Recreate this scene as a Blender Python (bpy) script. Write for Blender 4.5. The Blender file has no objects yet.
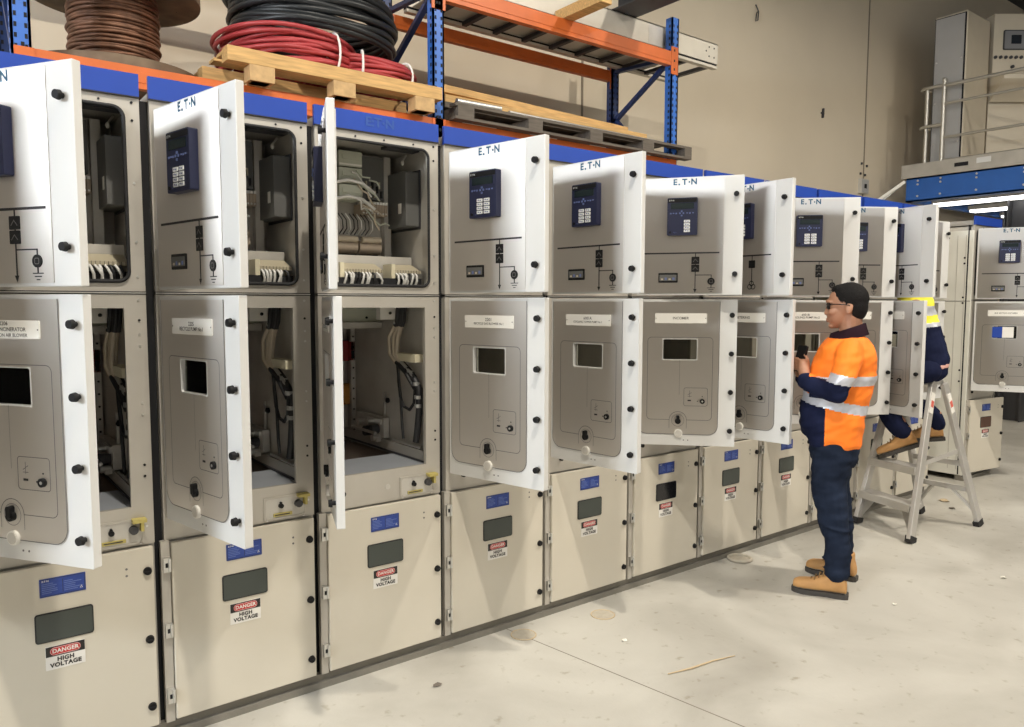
import bpy, bmesh, math, random
from mathutils import Vector, Matrix, noise
random.seed(7)
PI = math.pi
SC = bpy.context.scene
COL = SC.collection
V = Vector

# ------------------------------------------------------------------ materials
MATS = {}
def mat(name, color, rough=0.5, metal=0.0, var=0.0, vscale=6.0, bump=0.0, bscale=60.0, emit=None, estr=0.0,
        stretch=None, spec=None, aniso=0.0, coat=0.0):
    m = bpy.data.materials.new(name); m.use_nodes = True
    nt = m.node_tree; b = nt.nodes['Principled BSDF']
    b.inputs['Base Color'].default_value = (*color, 1)
    b.inputs['Roughness'].default_value = rough
    b.inputs['Metallic'].default_value = metal
    if spec is not None: b.inputs['Specular IOR Level'].default_value = spec
    if coat: b.inputs['Coat Weight'].default_value = coat; b.inputs['Coat Roughness'].default_value = .15
    if emit:
        b.inputs['Emission Color'].default_value = (*emit, 1); b.inputs['Emission Strength'].default_value = estr
    tc = None
    def coords():
        nonlocal tc
        if tc is None:
            t = nt.nodes.new('ShaderNodeTexCoord'); mp = nt.nodes.new('ShaderNodeMapping')
            nt.links.new(t.outputs['Object'], mp.inputs['Vector'])
            if stretch: mp.inputs['Scale'].default_value = stretch
            tc = mp.outputs['Vector']
        return tc
    if var:
        n = nt.nodes.new('ShaderNodeTexNoise'); n.inputs['Scale'].default_value = vscale; n.inputs['Detail'].default_value = 5
        nt.links.new(coords(), n.inputs['Vector'])
        r = nt.nodes.new('ShaderNodeMapRange'); r.inputs['From Min'].default_value = .3; r.inputs['From Max'].default_value = .7
        r.inputs['To Min'].default_value = 1 - var; r.inputs['To Max'].default_value = 1 + var
        nt.links.new(n.outputs['Fac'], r.inputs['Value'])
        mx = nt.nodes.new('ShaderNodeVectorMath'); mx.operation = 'SCALE'; mx.inputs[0].default_value = color
        nt.links.new(r.outputs['Result'], mx.inputs['Scale']); nt.links.new(mx.outputs['Vector'], b.inputs['Base Color'])
    if bump:
        n = nt.nodes.new('ShaderNodeTexNoise'); n.inputs['Scale'].default_value = bscale; n.inputs['Detail'].default_value = 4
        nt.links.new(coords(), n.inputs['Vector'])
        bp = nt.nodes.new('ShaderNodeBump'); bp.inputs['Strength'].default_value = bump; bp.inputs['Distance'].default_value = .01
        nt.links.new(n.outputs['Fac'], bp.inputs['Height']); nt.links.new(bp.outputs['Normal'], b.inputs['Normal'])
    MATS[name] = m
    return m

mat('paint_white', (.64, .635, .62), .38, var=.02, vscale=3)
mat('paint_warm_lit', (.62, .575, .485), .42, var=.03, vscale=2.5)  # same paint as the white doors, warm light put into its colour
mat('frame_paint', (.50, .47, .42), .45, metal=.25, var=.05, vscale=5)
mat('stainless', (.66, .62, .575), .31, metal=1.0, bump=.05, bscale=30, stretch=(14, 14, .4))
mat('galvanised', (.58, .555, .51), .5, metal=.25, var=.10, vscale=7)
mat('inner_steel', (.42, .40, .365), .5, metal=.35, var=.08, vscale=5)
mat('brown_plate', (.36, .285, .235), .5, metal=.2, var=.2, vscale=4)
mat('floor_sheet', (.47, .50, .55), .45, metal=.5, var=.05)
mat('end_panel', (.78, .77, .70), .5, metal=.1, var=.06, vscale=3)
mat('header_blue', (.011, .055, .36), .42, var=.04)
mat('header_ghost', (.025, .08, .34), .5)
mat('plinth_grey', (.23, .215, .185), .55, metal=.3, var=.1, vscale=8)
mat('gasket', (.012, .012, .014), .7)
mat('black_plastic', (.008, .008, .009), .5, spec=.25)
mat('black_line', (.015, .014, .016), .6)
mat('grey_line', (.16, .15, .15), .6)
mat('navy_relay', (.014, .018, .055), .45)
mat('relay_screen', (.015, .025, .028), .25)
mat('key_white', (.78, .80, .80), .5)
mat('key_blue', (.12, .16, .35), .5)
mat('logo_blue', (.008, .07, .13), .5)
mat('label_white', (.80, .78, .73), .5)
mat('label_ink', (.05, .045, .04), .6)
mat('plate_blue', (.025, .06, .30), .4, var=.15, vscale=60)
mat('plate_blue_light', (.13, .19, .48), .5)
mat('danger_red', (.55, .03, .03), .45)
mat('sign_white', (.80, .78, .74), .5)
mat('sign_black', (.02, .018, .018), .5)
mat('dark_window', (.055, .065, .058), .22)
mat('black_window', (.012, .012, .014), .08)
mat('bronze_window', (.10, .045, .03), .2)
mat('zinc_bolt', (.70, .69, .66), .3, metal=.9)
mat('sign_yellow', (.50, .42, .13), .5)
mat('relay_box', (.12, .12, .115), .55)
mat('module_green', (.50, .52, .43), .55)
mat('terminal_beige', (.44, .39, .28), .55)
mat('terminal_brown', (.36, .29, .22), .55)
mat('wire_white', (.72, .71, .68), .5)
mat('wire_dark', (.018, .018, .02), .5)
mat('wire_tan', (.55, .47, .36), .5)
mat('insulator_red', (.30, .03, .025), .45)
mat('insulator_orange', (.55, .24, .03), .5)
mat('bar_cream', (.72, .66, .48), .5)
mat('sheath_silver', (.45, .45, .44), .35, metal=.6)
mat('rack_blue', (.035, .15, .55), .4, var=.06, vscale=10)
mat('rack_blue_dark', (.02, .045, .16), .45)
mat('rack_orange', (.62, .135, .024), .42, var=.08, vscale=6)
mat('hole_black', (.008, .008, .01), .8)
mat('pine', (.60, .37, .145), .65, var=.22, vscale=5, stretch=(1.2, 14, 14))
mat('pine_end', (.55, .36, .17), .7, var=.15, vscale=20)
mat('old_wood', (.125, .105, .085), .75, var=.25, vscale=5, stretch=(1.2, 14, 14))
mat('spool_wood', (.17, .12, .078), .8, var=.3, vscale=8)
mat('copper_rope', (.20, .10, .06), .5, metal=.35, var=.4, vscale=14)
mat('cable_black', (.016, .018, .020), .42)
mat('cable_red', (.42, .05, .055), .45, var=.1, vscale=8)
mat('tape_white', (.8, .78, .74), .5)
mat('aluminium', (.62, .61, .58), .38, metal=.7, var=.06, vscale=8)
mat('ladder_alu', (.58, .56, .53), .42, metal=.55, var=.06, vscale=8)
mat('tray_white', (.64, .60, .52), .5, metal=.2, var=.05)
mat('mez_blue', (.02, .115, .43), .42, var=.05)
mat('mez_deck', (.44, .41, .36), .6, var=.1)
mat('rail_steel', (.55, .53, .48), .35, metal=.7)
mat('cubicle_grey', (.42, .41, .40), .5, var=.03)
mat('cubicle_cream', (.68, .60, .47), .45, var=.03)
mat('screen_grey', (.24, .24, .25), .4)
mat('screen_dark', (.02, .025, .035), .15)
mat('lamp_glow', (.9, .9, .9), .5, emit=(1, .97, .90), estr=9.0)
mat('lamp_body', (.7, .7, .68), .5)
mat('dark_steel', (.06, .06, .065), .5, metal=.3)
mat('rubber', (.015, .014, .014), .8)
mat('skin', (.37, .185, .11), .5, var=.06, vscale=30)
mat('hair', (.009, .008, .008), .75, bump=.5, bscale=160, spec=.15)
mat('glasses', (.012, .012, .013), .2)
mat('lens', (.03, .03, .035), .1)
mat('hivis_orange', (.98, .215, .012), .75, var=.07, vscale=9, bump=.35, bscale=14)
mat('hivis_yellow', (.86, .78, .06), .75, var=.05, vscale=9)
mat('navy_cloth', (.011, .0145, .040), .9, var=.2, vscale=10, bump=.35, bscale=14, spec=.08)
mat('dark_collar', (.020, .009, .014), .9, spec=.08)
mat('reflective', (.56, .57, .62), .38, metal=.3, var=.1, vscale=25)
mat('denim', (.014, .020, .037), .9, var=.35, vscale=9, bump=.5, bscale=12, spec=.08)
mat('boot_tan', (.50, .27, .10), .7, var=.1, vscale=14, bump=.2, bscale=40)
mat('boot_sole', (.05, .045, .04), .7)
mat('boot_welt', (.38, .32, .24), .7)
mat('lace', (.25, .15, .06), .8)
mat('pipe_pink', (.75, .42, .36), .6)
mat('scrap_paper', (.75, .72, .64), .7)
mat('scrap_tan', (.50, .39, .25), .75)
mat('dust_tan', (.40, .36, .29), .8, var=.1, vscale=30)
mat('red_mark', (.6, .12, .09), .6)

mat('side_glow', (.8, .85, .9), .5, emit=(.84, .92, 1.0), estr=210)  # glow of the unseen strip added as side light for the doors
def brushed(name, rough, aniso):
    nt = MATS[name].node_tree; b = nt.nodes['Principled BSDF']; b.inputs['Roughness'].default_value = rough
    g = nt.nodes.new('ShaderNodeNewGeometry'); c = nt.nodes.new('ShaderNodeVectorMath'); c.operation = 'CROSS_PRODUCT'; c.inputs[1].default_value = (0, 0, 1)
    nt.links.new(g.outputs['True Normal'], c.inputs[0]); b.inputs['Anisotropic'].default_value = aniso; nt.links.new(c.outputs['Vector'], b.inputs['Tangent'])
brushed('stainless', .52, .88)
def window_mat():
    m = bpy.data.materials.new('clear_pane'); m.use_nodes = True; nt = m.node_tree
    b = nt.nodes['Principled BSDF']; out = nt.nodes['Material Output']
    b.inputs['Base Color'].default_value = (.02, .02, .02, 1); b.inputs['Roughness'].default_value = .08
    t = nt.nodes.new('ShaderNodeBsdfTransparent'); t.inputs['Color'].default_value = (.72, .72, .68, 1)
    f = nt.nodes.new('ShaderNodeLayerWeight'); f.inputs['Blend'].default_value = .25
    mx = nt.nodes.new('ShaderNodeMixShader')
    nt.links.new(f.outputs['Fresnel'], mx.inputs['Fac']); nt.links.new(t.outputs[0], mx.inputs[1]); nt.links.new(b.outputs[0], mx.inputs[2])
    nt.links.new(mx.outputs[0], out.inputs['Surface']); MATS['clear_pane'] = m
window_mat()

def floor_mat():
    m = bpy.data.materials.new('concrete_floor'); m.use_nodes = True; nt = m.node_tree; N = nt.nodes; L = nt.links
    b = N['Principled BSDF']; b.inputs['Roughness'].default_value = .42
    tc = N.new('ShaderNodeTexCoord')
    def nz(sc, det, dist=0):
        n = N.new('ShaderNodeTexNoise'); n.inputs['Scale'].default_value = sc; n.inputs['Detail'].default_value = det
        n.inputs['Distortion'].default_value = dist; L.new(tc.outputs['Object'], n.inputs['Vector']); return n.outputs['Fac']
    r1 = N.new('ShaderNodeValToRGB'); r1.color_ramp.elements[0].position = .32; r1.color_ramp.elements[1].position = .66
    r1.color_ramp.elements[0].color = (.335, .315, .275, 1); r1.color_ramp.elements[1].color = (.50, .48, .43, 1)
    L.new(nz(1.3, 8, .6), r1.inputs['Fac'])
    r2 = N.new('ShaderNodeValToRGB'); r2.color_ramp.elements[0].position = .27; r2.color_ramp.elements[1].position = .38
    r2.color_ramp.elements[0].color = (.62, .58, .50, 1); r2.color_ramp.elements[1].color = (1, 1, 1, 1)
    L.new(nz(16, 6), r2.inputs['Fac'])
    mx = N.new('ShaderNodeMix'); mx.data_type = 'RGBA'; mx.blend_type = 'MULTIPLY'; mx.inputs[0].default_value = .8
    L.new(r1.outputs['Color'], mx.inputs[6]); L.new(r2.outputs['Color'], mx.inputs[7])
    # two saw-cut control joints
    sep = N.new('ShaderNodeSeparateXYZ'); L.new(tc.outputs['Object'], sep.inputs[0])
    def math_(op, a, b_=None):
        n = N.new('ShaderNodeMath'); n.operation = op
        for i, v in enumerate((a, b_)):
            if v is None: continue
            if isinstance(v, (int, float)): n.inputs[i].default_value = v
            else: L.new(v, n.inputs[i])
        return n.outputs[0]
    u = math_('ADD', sep.outputs['X'], math_('MULTIPLY', sep.outputs['Y'], .156))
    u = math_('SUBTRACT', u, 2.164)
    u = math_('ABSOLUTE', u)
    j = math_('LESS_THAN', u, .0032)
    mj = N.new('ShaderNodeMix'); mj.data_type = 'RGBA'; L.new(j, mj.inputs[0]); L.new(mx.outputs[2], mj.inputs[6])
    mj.inputs[7].default_value = (.16, .14, .11, 1)
    L.new(mj.outputs[2], b.inputs['Base Color'])
    rr = N.new('ShaderNodeMapRange'); rr.inputs['To Min'].default_value = .33; rr.inputs['To Max'].default_value = .6
    L.new(nz(3, 5), rr.inputs['Value']); L.new(rr.outputs['Result'], b.inputs['Roughness'])
    bp = N.new('ShaderNodeBump'); bp.inputs['Strength'].default_value = .12; bp.inputs['Distance'].default_value = .01
    L.new(nz(40, 5), bp.inputs['Height']); L.new(bp.outputs['Normal'], b.inputs['Normal'])
    MATS['concrete_floor'] = m
floor_mat()
mat('wall_paint', (.70, .61, .475), .7, var=.05, vscale=.7, bump=.06, bscale=25)
mat('wall_joint', (.24, .20, .15), .8)
mat('wall_plain', (.34, .315, .27), .8)
mat('roof_sheet', (.05, .05, .052), .7)
mat('fill_glow', (.8, .85, .9), .5, emit=(.95, .97, 1.0), estr=.8)  # glow of the added wall bands, soft fill
mat('roof_fill', (.8, .85, .9), .5, emit=(1.0, .96, .90), estr=0.6)  # glow of the added roof sheets, soft fill

# ------------------------------------------------------------------ mesh builder
FONT_CACHE = {}
def font_mesh(txt, bold=0.0, spacing=1.0):
    k = (txt, bold, spacing)
    if k not in FONT_CACHE:
        c = bpy.data.curves.new('lettering', 'FONT'); c.body = txt; c.align_x = 'CENTER'; c.align_y = 'CENTER'
        c.size = 1.0; c.offset = bold; c.space_character = spacing; c.resolution_u = 3; c.fill_mode = 'FRONT'
        o = bpy.data.objects.new('lettering', c); COL.objects.link(o)
        dg = bpy.context.evaluated_depsgraph_get(); me = bpy.data.meshes.new_from_object(o.evaluated_get(dg))
        vs = [v.co.copy() for v in me.vertices]; fs = [tuple(p.vertices) for p in me.polygons]
        bpy.data.objects.remove(o); bpy.data.curves.remove(c); bpy.data.meshes.remove(me)
        FONT_CACHE[k] = (vs, fs)
    return FONT_CACHE[k]

class MB:
    def __init__(s):
        s.v = []; s.f = []; s.m = []; s.sm = []; s.mats = []
    def mi(s, m):
        if m not in s.mats: s.mats.append(m)
        return s.mats.index(m)
    def add(s, vs, fs, m, smooth=False):
        b = len(s.v); s.v += [tuple(v) for v in vs]; k = s.mi(m)
        for f in fs: s.f.append(tuple(i + b for i in f)); s.m.append(k); s.sm.append(smooth)
    def box(s, x0, y0, z0, x1, y1, z1, m, M=None):
        if x0 > x1: x0, x1 = x1, x0
        if y0 > y1: y0, y1 = y1, y0
        if z0 > z1: z0, z1 = z1, z0
        vs = [V((x, y, z)) for z in (z0, z1) for y in (y0, y1) for x in (x0, x1)]
        if M is not None: vs = [M @ v for v in vs]
        s.add(vs, [(0, 2, 3, 1), (4, 5, 7, 6), (0, 1, 5, 4), (2, 6, 7, 3), (0, 4, 6, 2), (1, 3, 7, 5)], m)
    def bar(s, a, b, w, h, m, up=(0, 0, 1)):
        """A straight rectangular bar from a to b, w wide, h high."""
        a, b = V(a), V(b); d = (b - a).normalized(); u = V(up)
        if abs(d.dot(u)) > .97: u = V((1, 0, 0))
        r = d.cross(u).normalized(); u = r.cross(d).normalized()
        vs = [p + r * (sx * w / 2) + u * (sz * h / 2) for p in (a, b) for sz in (-1, 1) for sx in (-1, 1)]
        s.add(vs, [(0, 1, 3, 2), (4, 6, 7, 5), (0, 4, 5, 1), (2, 3, 7, 6), (0, 2, 6, 4), (1, 5, 7, 3)], m)
    def loft(s, rings, m, caps=True, smooth=True, closed=False):
        n = len(rings[0]); vs = [p for r in rings for p in r]; fs = []
        k = len(rings)
        for i in range(k if closed else k - 1):
            a, b = i * n, ((i + 1) % k) * n
            for j in range(n): fs.append((a + j, a + (j + 1) % n, b + (j + 1) % n, b + j))
        s.add(vs, fs, m, smooth)
        if caps and not closed:
            s.add(rings[0], [tuple(range(n))[::-1]], m); s.add(rings[-1], [tuple(range(n))], m)
    def tube(s, pts, r, m, n=8, closed=False, caps=True):
        pts = [V(p) for p in pts]; k = len(pts); rad = r if isinstance(r, (list, tuple)) else [r] * k
        rings = []; prev = None
        for i, p in enumerate(pts):
            if closed: d = pts[(i + 1) % k] - pts[i - 1]
            else: d = pts[min(i + 1, k - 1)] - pts[max(i - 1, 0)]
            d = d.normalized() if d.length > 1e-9 else V((0, 0, 1))
            if prev is None:
                u = V((0, 0, 1)) if abs(d.z) < .9 else V((1, 0, 0)); u = (u - d * u.dot(d)).normalized()
            else:
                u = prev - d * prev.dot(d); u = u.normalized() if u.length > 1e-6 else d.orthogonal().normalized()
            prev = u; w = d.cross(u)
            rings.append([p + (u * math.cos(t) + w * math.sin(t)) * rad[i] for t in (2 * PI * j / n for j in range(n))])
        s.loft(rings, m, caps, True, closed)
    def cyl(s, a, b, r, m, n=16, r2=None):
        s.tube([a, b], [r, r if r2 is None else r2], m, n)
    def limb(s, pts, rad, m, n=14, sub=4):
        """Tapering rounded limb through pts; rad entries are r or (r across, r along world reference)."""
        pts = [V(p) for p in pts]
        P = []; R = []
        for i in range(len(pts) - 1):
            p0 = pts[max(i - 1, 0)]; p1 = pts[i]; p2 = pts[i + 1]; p3 = pts[min(i + 2, len(pts) - 1)]
            for q in range(sub):
                t = q / sub
                P.append(.5 * ((2 * p1) + (p2 - p0) * t + (2 * p0 - 5 * p1 + 4 * p2 - p3) * t * t + (3 * p1 - p0 - 3 * p2 + p3) * t ** 3))
                R.append(rad[i] * (1 - t) + rad[i + 1] * t)
        P.append(pts[-1]); R.append(rad[-1])
        d0 = (P[0] - P[1]).normalized(); d1 = (P[-1] - P[-2]).normalized()
        hs = (.98, .8, .45)
        A = [P[0] + d0 * R[0] * h for h in hs]; B = [P[-1] + d1 * R[-1] * h for h in hs[::-1]]
        s.tube(A + P + B, [R[0] * math.sqrt(1 - h * h) for h in hs] + R + [R[-1] * math.sqrt(1 - h * h) for h in hs[::-1]], m, n)
    def ell(s, c, r, m, n=20, k=12, M=None):
        c = V(c); rings = []
        for i in range(k + 1):
            t = PI * i / k; q = max(math.sin(t), .02)
            ring = [V((r[0] * q * math.cos(a), r[1] * q * math.sin(a), -r[2] * math.cos(t))) for a in (2 * PI * j / n for j in range(n))]
            rings.append([c + (M @ p if M is not None else p) for p in ring])
        s.loft(rings, m)
    def rr(s, x0, z0, x1, z1, r, k=5):
        pts = []
        for cx, cz, a0 in ((x1 - r, z1 - r, 0), (x0 + r, z1 - r, PI / 2), (x0 + r, z0 + r, PI), (x1 - r, z0 + r, 1.5 * PI)):
            for i in range(k + 1):
                a = a0 + PI / 2 * i / k; pts.append((cx + r * math.cos(a), cz + r * math.sin(a)))
        return pts
    def rplate(s, x0, z0, x1, z1, r, y0, y1, m, k=4):
        """Rounded rectangle in the xz plane, from front y0 back to y1."""
        p = s.rr(x0, z0, x1, z1, r, k); n = len(p)
        vs = [(x, y0, z) for x, z in p] + [(x, y1, z) for x, z in p]
        s.add(vs, [tuple(range(n))[::-1], tuple(range(n, 2 * n))] + [(i, (i + 1) % n, n + (i + 1) % n, n + i) for i in range(n)], m)
    def holed(s, X0, Z0, X1, Z1, x0, z0, x1, z1, r, y0, y1, m, k=4):
        """Rectangular plate (front y0, back y1) with a rounded rectangular hole."""
        inn = s.rr(x0, z0, x1, z1, max(r, .0005), k); K = k + 1
        out = [(X1, Z1), (X0, Z1), (X0, Z0), (X1, Z0)]
        for y, fl in ((y0, 1), (y1, 0)):
            vs = [(x, y, z) for x, z in inn] + [(x, y, z) for x, z in out]; B = len(inn); fs = []
            for c in range(4):
                for i in range(k): fs.append((B + c, c * K + i + 1, c * K + i))
                nx = (c + 1) % 4; fs.append((B + c, B + nx, nx * K, c * K + k))
            s.add(vs, fs if not fl else [f[::-1] for f in fs], m)
        n = len(inn)
        s.add([(x, y0, z) for x, z in inn] + [(x, y1, z) for x, z in inn], [(i, n + i, n + (i + 1) % n, (i + 1) % n) for i in range(n)], m)
        s.add([(x, y0, z) for x, z in out] + [(x, y1, z) for x, z in out], [(i, (i + 1) % 4, 4 + (i + 1) % 4, 4 + i) for i in range(4)], m)
    def outline(s, pts, w, y0, y1, m, closed=True):
        """Thin raised line of width w along 2D pts (x, z)."""
        n = len(pts)
        for i in range(n if closed else n - 1):
            (ax, az), (bx, bz) = pts[i], pts[(i + 1) % n]; d = math.hypot(bx - ax, bz - az)
            if d < 1e-6: continue
            tx, tz = (bx - ax) / d * w / 2, (bz - az) / d * w / 2; nx, nz = -tz, tx
            q = [(ax - tx + nx, az - tz + nz), (ax - tx - nx, az - tz - nz), (bx + tx - nx, bz + tz - nz), (bx + tx + nx, bz + tz + nz)]
            s.add([(x, y0, z) for x, z in q], [(0, 1, 2, 3)], m)
    def disc(s, cx, cz, r, y0, y1, m, n=16):
        s.cyl((cx, y0, cz), (cx, y1, cz), r, m, n)
    def text(s, txt, size, cx, cz, y, m, bold=.0, spacing=1.0, sx=1.0, fn=None):
        vs, fs = font_mesh(txt, bold, spacing)
        s.add([(fn(v.x * size * sx, v.y * size) if fn else (cx + v.x * size * sx, y, cz + v.y * size)) for v in vs], fs, m)
    def mesh(s, name):
        me = bpy.data.meshes.new(name); me.from_pydata(s.v, [], s.f)
        for m in s.mats: me.materials.append(MATS[m])
        me.polygons.foreach_set('material_index', s.m); me.polygons.foreach_set('use_smooth', s.sm)
        me.update(); return me

def link(name, me, parent=None, loc=(0, 0, 0), rotz=0, bevel=0):
    o = bpy.data.objects.new(name, me); COL.objects.link(o); o.location = loc; o.rotation_euler = (0, 0, rotz)
    if parent is not None: o.parent = parent
    if bevel:
        b = o.modifiers.new('edge', 'BEVEL'); b.width = bevel; b.segments = 2; b.limit_method = 'ANGLE'; b.angle_limit = .9
    return o
def obj(name, mb, parent=None, loc=(0, 0, 0), rotz=0, bevel=0):
    return link(name, mb.mesh(name), parent, loc, rotz, bevel)
def thing(name, label, cat, loc=(0, 0, 0), rotz=0, group=None):
    o = bpy.data.objects.new(name, None); COL.objects.link(o); o.location = loc; o.rotation_euler = (0, 0, rotz)
    o['label'] = label; o['category'] = cat; o.empty_display_size = .2
    if group: o['group'] = group
    return o
def tag(o, label, cat, group=None):
    o['label'] = label; o['category'] = cat
    if group: o['group'] = group
    return o
def struct(name, mb, bevel=0):
    o = obj(name, mb, bevel=bevel); o['kind'] = 'structure'; return o
MESH = {}
def cached(key, fn):
    if key not in MESH:
        b = MB(); fn(b); MESH[key] = b.mesh(key.split('|')[0])
    return MESH[key]

def remeshed(mb, voxel, smooth=4, factor=.5):
    """Union of the builder's closed shapes as one continuous skin; returns (verts, faces)."""
    me = mb.mesh('skin'); o = bpy.data.objects.new('skin', me); COL.objects.link(o)
    r = o.modifiers.new('r', 'REMESH'); r.mode = 'VOXEL'; r.voxel_size = voxel; r.adaptivity = 0
    if smooth:
        q = o.modifiers.new('s', 'SMOOTH'); q.iterations = smooth; q.factor = factor
    dg = bpy.context.evaluated_depsgraph_get(); out = bpy.data.meshes.new_from_object(o.evaluated_get(dg))
    vs = [v.co.copy() for v in out.vertices]; fs = [tuple(p.vertices) for p in out.polygons]
    bpy.data.objects.remove(o); bpy.data.meshes.remove(me); bpy.data.meshes.remove(out)
    return vs, fs
def skinned(name, mb, voxel, pick, parent, smooth=4, wrinkle=None, factor=.5):
    """Remesh mb and give each face the material pick(centre) names."""
    vs, fs = remeshed(mb, voxel, smooth, factor)
    if wrinkle:
        amp, sc = wrinkle; nn = [V() for _ in vs]
        for f in fs:
            k = (vs[f[1]] - vs[f[0]]).cross(vs[f[2]] - vs[f[0]])
            for i in f: nn[i] += k
        for i, v in enumerate(vs):
            q = V((v.x * sc[0] + v.z * sc[3], v.y * sc[1], v.z * sc[2])); h = noise.noise(q) + .5 * noise.noise(q * 2.1 + V((7, 3, 1)))
            vs[i] = v + nn[i].normalized() * (amp * h)
    b = MB(); b.v = [tuple(v) for v in vs]
    for f in fs:
        c = sum((vs[i] for i in f), V()) / len(f)
        b.f.append(f); b.m.append(b.mi(pick(c) if callable(pick) else pick)); b.sm.append(True)
    return obj(name, b, parent)

# ------------------------------------------------------------------ camera
C0 = V((-.0107, -2.8927, 1.5905))
def make_camera():
    pitch, yaw, roll = .0789, .6537, .0016
    fw = V((math.sin(yaw) * math.cos(pitch), math.cos(yaw) * math.cos(pitch), -math.sin(pitch)))
    r = V((math.cos(yaw), -math.sin(yaw), 0)); u = r.cross(fw)
    R = r * math.cos(roll) + u * math.sin(roll); U = u * math.cos(roll) - r * math.sin(roll)
    cam = bpy.data.cameras.new('camera'); o = bpy.data.objects.new('camera', cam); COL.objects.link(o)
    M = Matrix((R, U, -fw)).transposed().to_4x4(); M.translation = C0; o.matrix_world = M
    cam.sensor_fit = 'HORIZONTAL'; cam.sensor_width = 36; cam.lens = 760 / 1024 * 36
    cam.clip_start = .05; cam.clip_end = 200; SC.camera = o
make_camera()

# ------------------------------------------------------------------ the hall
XL, XR, YF, YB, ZC = -6.0, 24.0, -12.0, 2.75, 6.88
b = MB(); b.box(XL, YF, -.1, XR, YB, 0, 'concrete_floor'); struct('floor', b)
b = MB(); b.box(XL, YB, 0, XR, YB + .2, ZC, 'wall_paint'); struct('wall_back', b)
for i, x in enumerate((5.17, 10.55, 15.9)):
    b = MB(); b.box(x - .012, YB - .006, 0, x + .012, YB, ZC, 'wall_joint'); struct('trim_%d' % (i + 1), b)
b = MB(); b.box(XL - .2, YF, 0, XL, YB, ZC, 'wall_plain'); struct('wall_left', b)
b = MB(); b.box(XR, YF, 0, XR + .2, YB, ZC, 'wall_plain'); struct('wall_right', b)
b = MB(); b.box(XL, YF - .2, 0, XR, YF, ZC, 'wall_plain'); struct('wall_front', b)
b = MB(); b.box(XL, YF, ZC, XR, YB, ZC + .1, 'roof_sheet'); struct('ceiling', b)
# unseen glowing sheets on the gable wall left of the row, added as fill
def wall_glow(n, y0, y1, z0, z1, m='fill_glow'):
    b = MB(); b.box(XL, y0, z0, XL + .02, y1, z1, m)
    for k in range(5):
        y = y0 + (y1 - y0) * k / 4; b.box(XL, y - .02, z0, XL + .04, y + .02, z1, 'wall_plain')
    struct('unseen_glow_%d' % n, b)
wall_glow(1, -11.5, 2.5, 4.9, 6.5)
b = MB(); b.box(XL, -2.9, 2.95, XL + .02, -1.1, 3.6, 'side_glow'); b.box(XL, -2.98, 2.87, XL + .04, -1.02, 2.95, 'wall_plain'); b.box(XL, -2.98, 3.6, XL + .04, -1.02, 3.68, 'wall_plain')
struct('unseen_glow_8', b)  # unseen bright strip, added to light the door faces from the side
def band_glow(n, x0, x1, y, z0, z1, k):  # glowing bands on walls out of view, added as soft fill
    b = MB(); d = .03 if y < 0 else -.03; b.box(x0, y, z0, x1, y + d, z1, 'fill_glow')
    for i in range(k + 1): x = x0 + (x1 - x0) * i / k; b.box(x - .025, y, z0, x + .025, y + d * 1.6, z1, 'wall_plain')
    struct('unseen_glow_%d' % n, b)
band_glow(2, -5.8, -1.0, YB, 3.0, 6.5, 3)
band_glow(7, -5.5, 14.0, YF, 3.9, 6.5, 9)
# unseen glowing roof sheets, added as soft fill from above
def roof_glow(n, x0, x1, y0, y1, m='roof_fill'):
    b = MB(); b.box(x0, y0, ZC - .02, x1, y1, ZC, m); struct('unseen_glow_%d' % n, b)
roof_glow(3, -3.0, -1.8, -9, 0)
roof_glow(4, 2.4, 3.6, -9.5, -1.6)
roof_glow(5, 8.4, 9.6, -9.5, -1.0)
roof_glow(6, 14.4, 15.6, -9.5, 0)

# ------------------------------------------------------------------ switchgear cabinets
W = .6; DW = .530; DWU = .545; HX, HY = .032, -.027
ZT, ZS, ZB = 2.252, 1.624, .823

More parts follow.
